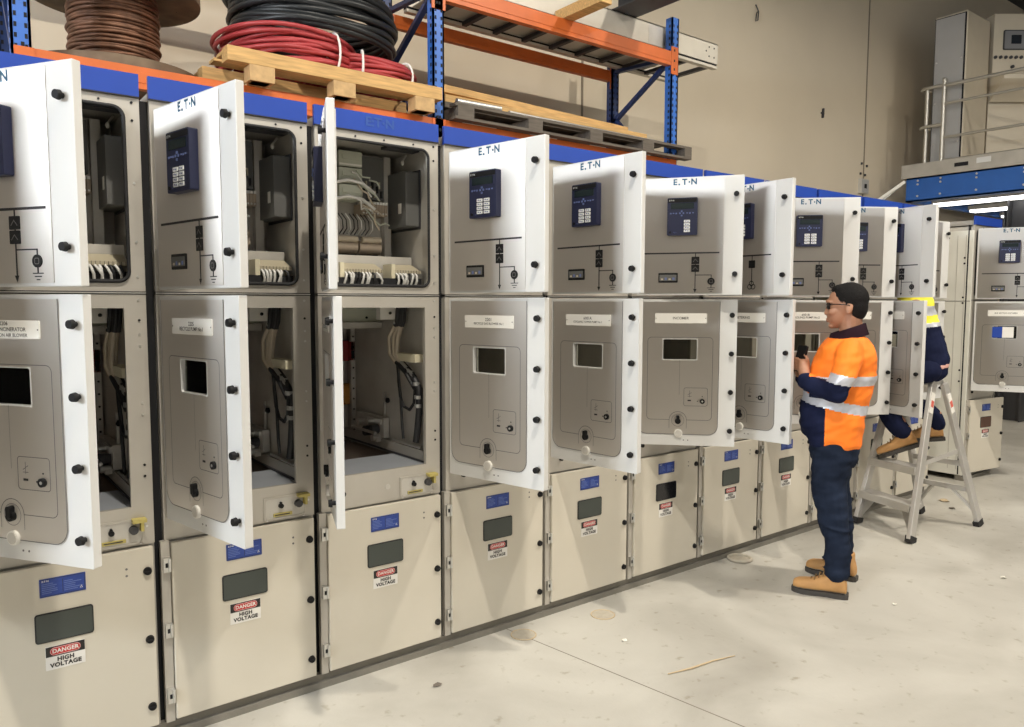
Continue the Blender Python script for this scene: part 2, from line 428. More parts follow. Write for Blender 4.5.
def m_frame(b):
    F, G = 'frame_paint', 'inner_steel'
    x0, x1 = .026, .594
    b.holed(x0, 1.630, x1, 2.287, .068, 1.662, .545, 2.252, .035, 0, .02, F)
    b.holed(x0, .735, x1, 1.619, .085, .873, .523, 1.572, .001, 0, .02, F)
    b.box(x0, 0, 1.619, x1, .012, 1.630, 'black_line')
    b.box(x0, -.004, 1.6225, x1, 0, 1.6265, 'zinc_bolt')
    # shell panels
    b.box(x0, .02, .055, x0 + .012, 1.35, 2.287, 'galvanised'); b.box(x1 - .012, .02, .055, x1, 1.35, 2.287, 'galvanised')
    b.box(x0, 1.338, .055, x1, 1.35, 2.287, G); b.box(x0, .02, 2.275, x1, 1.35, 2.287, G)
    b.box(x0, .02, 1.612, x1, 1.338, 1.636, G); b.box(x0 + .012, .44, 1.636, x1 - .012, .452, 2.275, G)
    b.box(x0 + .012, .02, .835, x1 - .012, .34, .866, 'floor_sheet'); b.box(x0 + .012, .34, .80, x1 - .012, 1.0, .845, 'brown_plate')
    b.box(x0 + .012, .985, .845, x1 - .012, 1.0, 1.612, 'brown_plate')
    b.box(x0, .01, .055, x1, .03, .735, 'inner_steel')
    # hinge post beside the cable door and the dark joint to the next cabinet
    b.box(.010, -.012, .060, .040, .012, .735, 'frame_paint')
    b.box(-.006, .03, .055, .026, .04, 2.287, 'hole_black')
    for z in (.80, .98, 1.02, 1.2, 1.24, 1.44, 1.48, 1.53, 1.60, 1.68, 1.80, 2.0, 2.21, 2.27):
        b.disc(.570, z, .0045, -.003, 0, 'hole_black' if int(z * 100) % 4 else 'zinc_bolt', 8)
    for x in (.2, .33, .47):
        b.disc(x, 2.268, .004, -.003, 0, 'hole_black', 8)
    b.disc(.12, .80, .011, -.012, 0, 'black_plastic', 10)
    b.disc(.33, .80, .012, -.002, 0, 'galvanised', 12)
def m_gasket(b):
    p = [(x, -.004, z) for x, z in b.rr(.070, 1.664, .543, 2.250, .034, 6)]
    b.tube(p, .0065, 'gasket', 6, closed=True)
def m_plinth(b): b.box(0, .005, 0, W, .06, .055, 'plinth_grey'); b.box(0, -.012, 0, W, .005, .028, 'plinth_grey')
def m_header(b):
    b.box(.024, -.006, 2.289, .594, .012, 2.367, 'header_blue'); b.box(.04, .012, 2.289, .58, .36, 2.33, 'inner_steel')
    b.box(.024, -.009, 2.287, .594, .0, 2.291, 'black_line')
def m_header_ghost(b):
    m_header(b)
    b.text('E:T\u00b7N', .052, .31, 2.332, -.0075, 'header_ghost', .03, 1.0, 1.1)
def m_lockplate(b):
    b.holed(.388, .742, .560, .832, .395, .749, .553, .825, .012, -.006, 0, 'frame_paint')
    b.rplate(.395, .749, .553, .825, .012, -.003, 0, 'galvanised')
    b.disc(.455, .795, .0095, -.016, 0, 'black_plastic', 12); b.disc(.455, .806, .005, -.012, 0, 'black_plastic', 8)
    b.box(.425, -.008, .754, .500, -.003, .766, 'sign_yellow'); b.box(.430, -.009, .758, .490, -.008, .762, 'label_ink')
    b.box(.520, -.035, .822, .565, .0, .834, 'sign_yellow'); b.box(.546, -.03, .790, .556, 0, .83, 'sign_yellow')
    b.disc(.525, .795, .015, -.022, 0, 'dark_steel', 12)
    for x in (.400, .548): b.disc(x, .742, .004, -.006, 0, 'zinc_bolt', 8)
def m_knob(b):
    b.cyl((0, 0, 0), (0, -.014, 0), .0078, 'black_plastic', 12)
    b.cyl((0, -.012, 0), (0, -.025, 0), .0142, 'black_plastic', 16, .0122)
def m_flatknob(b):
    b.cyl((0, 0, 0), (0, -.010, 0), .0145, 'black_plastic', 16, .013); b.box(-.010, -.0125, -.002, .010, -.010, .002, 'hole_black')
def m_hinge(b):
    b.box(-.010, -.028, -.026, .014, -.012, .026, 'zinc_bolt'); b.cyl((.010, -.030, -.024), (.010, -.030, .024), .0055, 'zinc_bolt', 10)
    b.box(-.004, -.0295, -.008, .004, -.028, .008, 'hole_black')
# --- doors (hinge at x = 0, outer face at y = 0, facing -y)
def m_updoor(b):
    b.box(0, 0, 1.636, DWU, .028, ZT, 'paint_white')
    b.box(.02, .028, 1.66, .507, .034, ZT - .024, 'paint_white')
def m_upsheet(b): b.rplate(.012, 1.646, .447, ZT - .008, .004, -.0025, 0, 'stainless')
def m_relay(b):
    x0, x1, z0, z1 = .160, .314, 1.948, 2.142
    b.rplate(x0, z0, x1, z1, .006, -.033, -.0025, 'navy_relay')
    b.rplate(x0 + .004, z1 - .024, x1 - .004, z1 - .005, .002, -.035, -.033, 'black_plastic')
    b.rplate(x0 + .018, z1 - .058, x1 - .018, z1 - .028, .002, -.035, -.033, 'relay_screen')
    b.text('E:T\u00b7N', .011, x0 + .022, z1 - .014, -.0352, 'key_white', .01)
    cz = z1 - .080
    for i, x in enumerate((.178, .192, .206, .262, .276, .292)): b.box(x - .004, -.0355, cz - .004 + .002 * (i % 2), x + .004, -.033, cz + .003, 'key_blue')
    for dx, dz in ((0, .010), (0, -.012), (-.009, 0), (.009, 0)): b.box(.234 + dx - .004, -.036, cz + dz - .004, .234 + dx + .004, -.033, cz + dz + .004, 'key_blue')
    b.disc(x0 + .016, z0 + .016, .006, -.036, -.033, 'black_plastic', 10)
    b.text('TEST', .008, x0 + .04, z0 + .014, -.0335, 'key_blue')
def relay_keys(cols, rows=4):
    def fn(b):
        m_relay(b)
        for c in cols:
            for r in range(rows):
                x = (.222, .262)[c]; z = 2.020 - .0165 * r
                b.rplate(x - .0155, z - .0065, x + .0155, z + .0065, .002, -.036, -.033, 'key_white')
                b.box(x - .010, -.0364, z - .0015, x - .002, -.036, z + .0025, 'key_blue'); b.box(x + .002, -.0364, z - .003, x + .009, -.036, z + .001, 'key_blue')
    return fn
def m_mimic(b):
    y0 = -.0042; K = 'black_line'; u = .307
    b.box(.040, y0, 1.853, .428, -.0025, 1.8605, K)
    b.box(u - .002, y0, 1.66, u + .002, -.0025, 1.855, K)
    for z in (1.7985, 1.7575):
        b.rplate(u - .020, z, u + .020, z + .038, .002, -.006, -.0025, 'black_plastic')
        b.outline([(u - .012, z + .012), (u, z + .026), (u + .012, z + .012)], .0025, -.0063, 0, 'grey_line', False)
    b.box(u, y0, 1.739, .391, -.0025, 1.743, K); b.box(.387, y0, 1.672, .391, -.0025, 1.743, K)
    b.disc(.389, 1.708, .0185, -.006, -.0025, 'black_plastic', 20); b.outline(b.rr(.381, 1.700, .397, 1.716, .004, 3), .002, -.0063, 0, 'grey_line')
    for i, wd in enumerate((.020, .013, .006)): b.box(.389 - wd, y0, 1.672 - .009 * i, .389 + wd, -.0025, 1.675 - .009 * i, K)
    b.add([(u - .009, y0, 1.668), (u + .009, y0, 1.668), (u, y0, 1.648)], [(0, 1, 2)], K)
def m_mimic_vt(b):
    y0 = -.0042; K = 'black_line'; u = .307
    b.box(.040, y0, 1.853, .428, -.0025, 1.8605, K); b.box(u - .002, y0, 1.70, u + .002, -.0025, 1.855, K)
    b.rplate(u - .020, 1.788, u + .020, 1.83, .002, -.006, -.0025, 'black_plastic')
    for dx, dz in ((0, .018), (-.011, 0), (.011, 0)):
        b.outline([(u + dx + .013 * math.cos(a), 1.685 + dz + .013 * math.sin(a)) for a in (2 * PI * k / 20 for k in range(20))], .004, y0 - .0005, 0, K)
def m_indicator(b):
    b.rplate(.116, 1.702, .217, 1.753, .003, -.008, -.0025, 'black_plastic')
    b.rplate(.122, 1.712, .211, 1.744, .002, -.009, -.008, 'relay_box')
    for i in range(4): b.box(.130 + .02 * i, -.0095, 1.716, .141 + .02 * i, -.009, 1.724 + .005 * (i % 2), 'key_blue' if i % 2 else 'wire_tan')
def m_logo(b):
    L = 'logo_blue'; y = -.0034; cz = 2.226
    b.text('E', .042, .195, cz, y, L, .035); b.text('T', .042, .244, cz, y, L, .035); b.text('N', .042, .292, cz, y, L, .035)
    for x, z in ((.216, cz - .011), (.268, cz)): b.box(x - .004, y - .0004, z - .004, x + .004, -.0025, z + .004, L)
WX0, WX1, WZ0, WZ1 = .148, .322, 1.292, 1.398
def m_lodoor(b):
    z1 = 1.614
    b.holed(0, ZB, DW, z1, WX0 - .006, WZ0 - .006, WX1 + .006, WZ1 + .006, .008, 0, .028, 'paint_white')
    for x in (.262, .285): b.disc(x, .852, .0035, -.0008, 0, 'grey_line', 8)
def m_losheet(b):
    Z0, Z1, X0, X1 = .884, 1.600, .014, .440
    # sheet with rounded lower corners around the window
    b.holed(X0, .93, X1, Z1, WX0 - .006, WZ0 - .006, WX1 + .006, WZ1 + .006, .008, -.0025, 0, 'stainless')
    pts = [(X0, .9301)] + [(X0 + .05 - .05 * math.cos(a), .934 - .05 * math.sin(a)) for a in (PI / 2 * k / 6 for k in range(1, 7))] + \
          [(X1 - .05 + .05 * math.sin(a), .934 - .05 * math.cos(a)) for a in (PI / 2 * k / 6 for k in range(0, 6))] + [(X1, .9301)]
    n = len(pts)
    b.add([(x, -.0025, z) for x, z in pts], [tuple(range(n))], 'stainless')
    b.outline(pts[:1] + pts[1:] + [(X1, 1.25), (X1, 1.6)], .0028, -.0031, 0, 'grey_line', False)
    b.outline([pts[0], (X0, 1.6)], .002, -.0031, 0, 'grey_line', False)
def m_lolines(b):
    y = -.0034
    px0, px1, pz0, pz1 = .064, .407, .963, 1.410
    arc = [(.230 + .046 * math.cos(a), .962 + .046 * math.sin(a)) for a in (PI * k / 12 for k in range(13))]
    r = b.rr(px0, pz0, px1, pz1, .02, 4)
    # border with an arch round the key switch
    path = [(.276, pz0)] + [(px1 - .02, pz0)] + [(px1 - .02 + .02 * math.sin(a), pz0 + .02 - .02 * math.cos(a)) for a in (PI / 2 * k / 4 for k in range(5))]
    path += r[:10] + [(px0, pz0 + .02)] + [(px0 + .02 - .02 * math.cos(a), pz0 + .02 - .02 * math.sin(a)) for a in (PI / 2 * k / 4 for k in range(5))] + [(.184, pz0)]
    b.outline(path, .0024, y, 0, 'grey_line', False); b.outline(arc, .0024, y, 0, 'grey_line', False)
    b.outline([(.184, pz0), (.184, .918)], .0018, y, 0, 'grey_line', False); b.outline([(.276, pz0), (.276, .918)], .0018, y, 0, 'grey_line', False)
    b.outline([(.235, 1.29), (.235, 1.10)], .0012, y, 0, 'grey_line', False)
def m_interlock(b):
    y = -.0034
    b.outline(b.rr(.260, 1.040, .384, 1.138, .010, 4), .0022, y, 0, 'grey_line')
    b.disc(.357, 1.066, .0135, -.012, -.0025, 'black_plastic', 14); b.disc(.357, 1.066, .005, -.0128, -.012, 'zinc_bolt', 8)
    b.box(.280, y, 1.066, .298, -.0025, 1.073, 'black_line'); b.disc(.332, 1.066, .003, y, -.0025, 'black_line', 8); b.disc(.357, 1.092, .003, y, -.0025, 'black_line', 8)
    b.outline([(.290, 1.088), (.290, 1.122)], .002, y, 0, 'grey_line', False); b.outline([(.281, 1.100), (.300, 1.112)], .002, y, 0, 'grey_line', False)
    b.outline([(.281, 1.092), (.300, 1.092)], .002, y, 0, 'grey_line', False)
def m_keyswitch(b):
    b.outline([(.230 + .033 * math.cos(a), .960 + .033 * math.sin(a)) for a in (2 * PI * k / 24 for k in range(24))], .0016, -.0034, 0, 'grey_line')
    b.cyl((.230, -.0025, .956), (.230, -.015, .956), .0155, 'black_plastic', 16); b.rplate(.2215, .950, .2385, .987, .006, -.02, -.0025, 'black_plastic')
def m_doorlock(b):
    b.cyl((.234, 0, .890), (.234, -.012, .890), .022, 'label_white', 20); b.cyl((.234, -.012, .890), (.234, -.014, .890), .0175, 'galvanised', 16)
def m_lowin(b):
    b.holed(WX0 - .0055, WZ0 - .0055, WX1 + .0055, WZ1 + .0055, WX0 - .002, WZ0 - .002, WX1 + .002, WZ1 + .002, .008, -.003, .03, 'paint_white')
    b.box(WX0, .012, WZ0, WX1, .016, WZ1, 'clear_pane')
def nameplate(lines):
    def fn(b):
        b.rplate(.100, 1.486, .372, 1.539, .004, -.006, -.0025, 'label_white')
        for x in (.106, .366): b.disc(x, 1.5125, .0025, -.0066, -.006, 'grey_line', 8)
        n = len(lines)
        for i, t in enumerate(lines):
            s = min(.019 if n < 3 else .016, .30 / max(len(t), 1)); b.text(t, s, .236, 1.5125 + (n - 1) * .0085 - i * .017, -.0064, 'label_ink', .012)
    return fn
# --- cable door (hinge at x = 0)
CDW = .540
def m_cabledoor(b): b.box(0, 0, .069, CDW, .020, .729, 'paint_warm_lit'); [b.disc(.452, z, .0042, -.001, 0, 'grey_line', 8) for z in (.640, .664)]
def cablewindow(m):
    def fn(b): b.rplate(.174, .469, .345, .568, .009, -.003, 0, 'gasket'); b.rplate(.178, .473, .341, .564, .007, -.0042, -.003, m)
    return fn
def m_infoplate(b):
    b.rplate(.192, .622, .326, .684, .002, -.002, 0, 'plate_blue'); P = 'plate_blue_light'
    b.outline(b.rr(.195, .625, .323, .681, .002, 2), .0014, -.0024, 0, 'sign_black')
    b.text('E:T\u00b7N', .0085, .209, .6755, -.0026, 'sign_white', .02)
    b.box(.258, -.0024, .630, .2595, -.002, .675, 'sign_black')
    rnd = random.Random(3)
    for x0, x1 in ((.199, .255), (.263, .318)):
        for k in range(6):
            z = .665 - .0062 * k; b.box(x0, -.0024, z, x0 + (x1 - x0) * rnd.uniform(.45, 1), -.002, z + .0022, P)
    b.outline([(.309, .634), (.316, .634), (.3125, .641)], .0012, -.0026, 0, 'sign_white')
def m_danger(b):
    x0, x1, z0, z1 = .200, .316, .372, .452; y = -.0015
    b.rplate(x0, z0, x1, z1, .002, y, 0, 'sign_white'); b.box(x0 + .001, y - .0006, .417, x1 - .001, y, z1 - .001, 'sign_black')
    b.rplate(x0 + .013, .4205, x1 - .013, .4475, .0125, y - .0013, y, 'danger_red')
    b.outline(b.rr(x0 + .0145, .422, x1 - .0145, .446, .0115, 5), .001, y - .0018, 0, 'sign_white')
    b.text('DANGER', .0185, .258, .434, y - .002, 'sign_white', .03, 1.05)
    b.text('HIGH', .0195, .258, .4045, y - .0008, 'sign_black', .045, 1.08); b.text('VOLTAGE', .0195, .258, .386, y - .0008, 'sign_black', .045, 1.08)

PHI_U = {0: 57, 1: 57, 2: 78.4, 3: 111, 4: 79, 5: 85, 6: 55, 7: 91, 8: 45, 9: 32, 10: 103, 11: 9.5, 12: 62}
PHI_L = {0: 57, 1: 55.3, 2: 78.3, 3: 109.5, 4: 76.5, 5: 83.6, 6: 46.5, 7: 84, 8: 44, 9: 33.3, 10: 109, 11: 9, 12: 62}
NAMES = {0: ('2207', 'SPARE'), 1: ('2206', 'DRYING INCINERATOR', 'COMBUSTION AIR BLOWER'), 2: ('2205', 'RECYCLE PUMP No.1'), 3: ('2203', 'RECYCLE FAN No.2'),
         4: ('2201', 'RECYCLE GAS BLOWER No.1'), 5: ('6001A', 'COOLING TOWER PUMP No.1'), 6: ('INCOMER',), 7: ('METERING',),
         8: ('6001B', 'COOLING PUMP No.2'), 9: ('SPARE',), 10: ('SPARE',), 11: ('SPARE',), 12: ('BUS SECTION INCOMER',)}
LABELS = {
    0: 'open switchgear cabinet at the near end of the row, left of the air blower cabinet',
    1: 'open switchgear cabinet with the air blower nameplate, directly below the copper cable spool',
    2: 'open switchgear cabinet with two line nameplate, between spool cabinet and the one with doors edge-on',
    3: 'switchgear cabinet with doors swung edge-on, all its wiring exposed below the pine pallet',
    4: 'open switchgear cabinet with gas blower nameplate, right beside the fully exposed wiring',
    5: 'open switchgear cabinet with cooling tower pump nameplate, right of the gas blower cabinet',
    6: 'open switchgear cabinet with a black window in its cable door and single word incomer nameplate',
    7: 'open switchgear cabinet with half shaded steel doors and ringed transformer symbol, beside incomer cabinet',
    8: 'open switchgear cabinet the man in orange faces, his phone in front of its lower door',
    9: 'half open switchgear cabinet behind the back of the man in orange',
    10: 'wide open switchgear cabinet whose upper door hides the head of the seated worker',
    11: 'nearly closed switchgear cabinet at the far end of the long row, behind the stepladder',
    12: 'detached switchgear cabinet across the gap with bare grey side panel and cable door ajar'}
def interior(n, root):
    # ---- control compartment
    b = MB(); b.box(.06, .335, 1.70, .525, .345, 2.27, 'inner_steel'); b.box(.488, .30, 1.70, .522, .335, 2.262, 'galvanised'); obj('mounting_plate', b, root)
    for k in range(3):
        b = MB(); z = 2.045 + .072 * k; b.rplate(.235, z, .345, z + .066, .004, .235, .335, 'module_green')
        b.box(.237, .232, z + .005, .343, .235, z + .012, 'label_white'); b.box(.25, .231, z + .03, .33, .235, z + .05, 'module_green'); obj('power_module', b, root)
    for k in range(9):
        b = MB(); x = .352 + .014 * k; b.box(x, .25, 1.985, x + .012, .335, 2.035, 'terminal_brown'); b.box(x + .001, .245, 2.035, x + .011, .30, 2.046, 'wire_white')
        b.disc(x + .006, 1.995, .004, .248, .25, 'zinc_bolt', 8); obj('terminal', b, root)
    rnd = random.Random(10 + n)
    b = MB(); b.box(.352, .28, 2.06, .475, .335, 2.25, 'relay_box')
    for k in range(10): b.box(.358 + .011 * k, .27, 2.07 + .02 * (k % 3), .365 + .011 * k, .28, 2.10 + .02 * (k % 3), 'hole_black' if k % 2 else 'terminal_beige')
    obj('relay_block', b, root)
    b = MB()
    for k in range(8):
        x = rnd.uniform(.28, .36); z = rnd.uniform(2.0, 2.2); p = [(x, .225, z)]
        for q in range(5): p.append((p[-1][0] + rnd.uniform(.0, .035), .215 + rnd.uniform(-.01, .02), p[-1][2] + rnd.uniform(-.035, .01)))
        b.tube(p, .0042, rnd.choice(['wire_white', 'wire_tan', 'module_green']), 6)
    for k in range(10):
        x = .215 + .018 * k; b.tube([(x, .25, 1.985), (x + .01, .225, 1.955), (x + .02, .24, 1.92), (x + .03, .3, 1.90)], .0024, 'wire_dark' if k % 3 else 'wire_white', 6)
    for z in (2.04, 2.11): b.tube([(.20, .22, z), (.27, .215, z + .018), (.34, .22, z + .008), (.40, .225, z - .03)], .0075, 'wire_white', 8)
    obj('control_wires', b, root)
    for x0, x1 in ((.225, .335), (.345, .452)):
        b = MB(); b.cyl((x0, .29, 1.842), (x1, .29, 1.842), .030, 'terminal_brown', 16); b.cyl((x0 + .01, .265, 1.876), (x1 - .004, .265, 1.876), .014, 'wire_tan', 12)
        b.box(x0, .30, 1.80, x1, .335, 1.815, 'hole_black'); obj('contactor', b, root)
    b = MB(); b.box(.10, .19, 1.640, .566, .21, 1.800, 'galvanised'); b.box(.10, .10, 1.640, .566, .21, 1.70, 'gasket'); obj('terminal_ledge', b, root)
    for x0, x1 in ((.19, .372), (.432, .562)):
        b = MB(); N = int((x1 - x0) / .0135)
        b.box(x0, .10, 1.722, x1, .19, 1.735, 'terminal_beige')
        b.add([(x0, .105, 1.735), (x1, .105, 1.735), (x1, .185, 1.765), (x0, .185, 1.765)], [(0, 1, 2, 3)], 'terminal_beige')
        b.box(x0 - .018, .10, 1.70, x0, .18, 1.762, 'bar_cream')
        for k in range(N): b.box(x0 + .0135 * k + .012, .099, 1.722, x0 + .0135 * k + .0135, .101, 1.736, 'label_ink')
        t = obj('terminal_strip', b, root)
        b = MB()
        for k in range(int(N * .8)):
            x = x0 + .016 * k + .006; dx = rnd.uniform(-.014, .02)
            b.tube([(x, .11, 1.725), (x + dx * .3, .085, 1.712), (x + dx, .085, 1.69), (x + dx * 1.2, .10, 1.665)], .0052, 'wire_white' if rnd.random() < .75 else 'wire_dark', 6)
        obj('wire_tails', b, t)
    b = MB(); b.rplate(0, 0, .24, .245, .006, -.07, 0, 'relay_box')
    b.box(.175, -.0725, .06, .20, -.07, .105, 'label_white'); b.disc(.05, .16, .010, -.075, -.07, 'hole_black', 10); b.box(-.012, -.004, -.01, .252, 0, .255, 'dark_steel')
    o = obj('relay_box', b, root, (.5815, .135, 1.935)); o.rotation_euler = (0, 0, -PI / 2); o.location = (.578, .375, 1.935)
    b = MB(); b.tube([(.55, .20, 2.262), (.53, .20, 2.232)], .004, 'zinc_bolt', 6); b.ell((.53, .20, 2.226), (.008, .008, .012), 'label_white', 10, 6)
    b.box(.40, .10, 2.262, .56, .16, 2.274, 'dark_steel'); obj('door_contact', b, root)
    # ---- breaker compartment
    b = MB(); b.box(.040, .52, 1.500, .574, .60, 1.566, 'module_green'); b.box(.040, .50, 1.468, .574, .53, 1.498, 'galvanised'); b.disc(.50, 1.52, .006, .515, .52, 'hole_black', 8)
    obj('terminal_box', b, root)
    b = MB(); b.box(.44, .26, 1.515, .54, .30, 1.572, 'label_white'); b.disc(.49, 1.545, .007, .255, .26, 'hole_black', 8); b.disc(.52, 1.50, .012, .25, .262, 'label_white', 12); obj('limit_switch', b, root)
    b = MB()
    for y in (.80, .90): b.box(.548, y, .85, .572, y + .022, 1.60, 'galvanised')
    for k in range(12): b.disc(.56, .92 + .055 * k, .005, .797, .80, 'hole_black', 6)
    obj('shutter_rail', b, root)
    b = MB(); b.rplate(.50, 1.285, .575, 1.392, .006, .83, .97, 'insulator_red'); b.box(.545, .80, 1.29, .57, .83, 1.388, 'insulator_red'); b.box(.55, .795, 1.30, .565, .80, 1.34, 'hole_black'); obj('red_insulator', b, root)
    b = MB(); b.rplate(.50, 1.052, .572, 1.160, .006, .84, .97, 'insulator_orange'); b.box(.52, .83, 1.06, .57, .84, 1.15, 'insulator_orange'); obj('orange_insulator', b, root)
    b = MB(); b.box(.545, .44, .925, .576, .74, 1.025, 'galvanised'); b.box(.535, .46, .99, .548, .60, 1.015, 'zinc_bolt')
    for y, z, r in ((.50, .965, .022), (.57, .950, .026), (.645, .985, .018), (.49, .925, .016), (.54, 1.0, .014)):
        b.cyl((.548, y, z), (.505, y, z), r, 'zinc_bolt' if r < .02 else 'dark_steel', 14)
    b.box(.520, .47, .905, .55, .53, .925, 'galvanised'); b.cyl((.50, .44, .955), (.50, .70, .955), .008, 'zinc_bolt', 8)
    b.box(.566, .474, 1.02, .576, .484, 1.15, 'zinc_bolt'); b.disc(.57, 1.11, .011, .44, .445, 'hole_black', 10)
    b.cyl((.578, .448, 1.112), (.566, .448, 1.112), .012, 'hole_black', 12)
    obj('earth_switch_drive', b, root)
    b = MB(); b.bar((.555, .06, .895), (.555, .95, .895), .02, .05, 'inner_steel'); b.box(.540, .06, .869, .575, .95, .877, 'dark_steel'); b.cyl((.55, .09, .93), (.55, .36, .93), .006, 'zinc_bolt', 8); obj('guide_rail', b, root)
    b = MB(); b.rplate(0, 0, .205, .036, .003, 0, .045, 'bar_cream'); o = obj('cable_clamp_bar', b, root, (.525, .30, 1.322), -PI / 2)
    b = MB()
    for k, (dx, dy) in enumerate(((0, 0), (.012, .008), (-.01, .012), (.004, -.012), (.016, -.006))):
        b.tube([(.535 + dx, .23 + dy, 1.585), (.53 + dx, .235 + dy, 1.51), (.528 + dx, .25 + dy, 1.485)], .011, 'wire_dark', 8)
        b.tube([(.528 + dx, .25 + dy, 1.49), (.525 + dx, .29 + dy * 2.5, 1.43), (.52 + dx, .285 + dy * 1.5, 1.35), (.53 + dx, .25 + dy, 1.31)], .009, 'wire_tan', 8)
        b.tube([(.53 + dx, .25 + dy, 1.315), (.54 + dx, .18 + dy, 1.27), (.548 + dx * .5, .12 + dy, 1.20)], .009, 'sheath_silver' if k % 2 else 'wire_dark', 8)
    lo = obj('cable_loom', b, root)
    b = MB(); b.tube([(.545, .20, 1.285), (.552, .15, 1.245), (.555, .11, 1.20), (.555, .112, 1.10), (.555, .13, 1.0), (.553, .14, .95)], .016, 'wire_dark', 10)
    for z, y in ((1.27, .18), (1.22, .125), (1.16, .112), (1.12, .112)): b.cyl((.549, y, z - .006), (.549, y, z + .010), .0175, 'sheath_silver', 10)
    obj('cable_sheath', b, lo)
    b = MB(); b.tube([(.54, .275, 1.29), (.545, .285, 1.22), (.548, .275, 1.15), (.55, .245, 1.105), (.55, .19, 1.095), (.55, .15, 1.13), (.55, .14, 1.2), (.55, .16, 1.26)], .007, 'wire_dark', 8)
    b.tube([(.54, .285, 1.30), (.55, .275, 1.15), (.55, .262, 1.0), (.552, .255, .95)], .007, 'wire_dark', 8); obj('hanging_cable', b, root)

def make_cabinet(n, x0, detail):
    root = thing('switchgear_cabinet', LABELS[n], 'cabinet', (x0, 0, 0))
    root['group'] = 'switchgear cabinets'
    link('frame', cached('frame', m_frame), root); link('gasket', cached('gasket', m_gasket), root)
    link('plinth', cached('plinth', m_plinth), root, (0, 0, 0))
    link('header_panel', cached('header_panel' + ('|g' if n == 3 else ''), m_header_ghost if n == 3 else m_header), root)
    if n in (1, 2, 3): link('lock_plate', cached('lock_plate', m_lockplate), root)
    if n == 12:
        b = MB(); b.box(-.004, .0, .05, .022, 1.36, 2.24, 'end_panel')
        for y in (.05, .12): b.box(-.006, y, .10, -.004, y + .006, 2.2, 'galvanised')
        for y, z in ((.06, 2.0), (.06, 1.95), (.2, 2.18), (.06, 1.65), (.06, 1.60), (.22, 1.30), (.06, 1.0), (.06, .9), (.5, 1.1), (.4, 2.1)): b.cyl((-.004, y, z), (-.007, y, z), .009, 'hole_black', 8)
        b.bar((-.007, .22, 1.715), (-.007, .36, 1.675), .006, .03, 'label_white')
        b.box(-.006, .0, 1.615, -.004, 1.3, 1.620, 'grey_line'); obj('end_panel', b, root)
    # upper door
    u = link('upper_door', cached('upper_door', m_updoor), root, (HX, HY, 0), -math.radians(PHI_U[n]), bevel=.004)
    link('face_sheet', cached('face_sheet|u', m_upsheet), u)
    link('protection_relay', cached('protection_relay|%d' % (2 if n == 6 else 1), relay_keys((1,)) if n == 6 else relay_keys((0, 1))), u)
    link('mimic_diagram', cached('mimic_diagram|%d' % (n == 7), m_mimic_vt if n == 7 else m_mimic), u)
    if n != 7: link('position_indicator', cached('position_indicator', m_indicator), u)
    link('logo_lettering', cached('logo_lettering', m_logo), u)
    for z in (2.155, 1.745): link('door_knob', cached('door_knob', m_knob), u, (.507, 0, z))
    # lower door
    d = link('lower_door', cached('lower_door', m_lodoor), root, (HX, HY, 0), -math.radians(PHI_L[n]), bevel=.004)
    link('face_sheet', cached('face_sheet|l', m_losheet), d); link('panel_border', cached('panel_border', m_lolines), d)
    link('interlock_panel', cached('interlock_panel', m_interlock), d); link('key_switch', cached('key_switch', m_keyswitch), d)
    link('door_lock', cached('door_lock', m_doorlock), d); link('viewing_window', cached('viewing_window', m_lowin), d)
    link('nameplate', cached('nameplate|%d' % n, nameplate(NAMES[n])), d)
    if n == 12:
        b = MB(); b.box(.140, -.004, 1.298, .215, -.003, 1.392, 'header_blue'); b.box(.215, -.004, 1.298, .30, -.003, 1.392, 'sign_white'); obj('blue_white_sheet', b, d)  # blue and white halves laid over the window
    for z in (1.530, 1.324, 1.118, .909): link('door_knob', cached('door_knob', m_knob), d, (.502, 0, z))
    # cable door
    c = link('cable_door', cached('cable_door', m_cabledoor), root, (.043, -.024, 0), -math.radians(8 if n == 12 else 0), bevel=.003)
    wm = {6: 'black_window', 12: 'bronze_window'}.get(n, 'dark_window')
    link('viewing_window', cached('viewing_window|%s' % wm, cablewindow(wm)), c); link('information_plate', cached('information_plate', m_infoplate), c)
    link('danger_sign', cached('danger_sign', m_danger), c)
    for z in (.644, .395, .146): link('door_knob', cached('door_knob|f', m_flatknob), c, (.519, 0, z))
    for z in (.651, .408, .162): link('hinge', cached('hinge', m_hinge), root, (.025, 0, z))
    if detail: interior(n, root)
    return root
for n in range(0, 12): make_cabinet(n, (n - 1) * W, n in (1, 2, 3))
make_cabinet(12, 7.315, False)

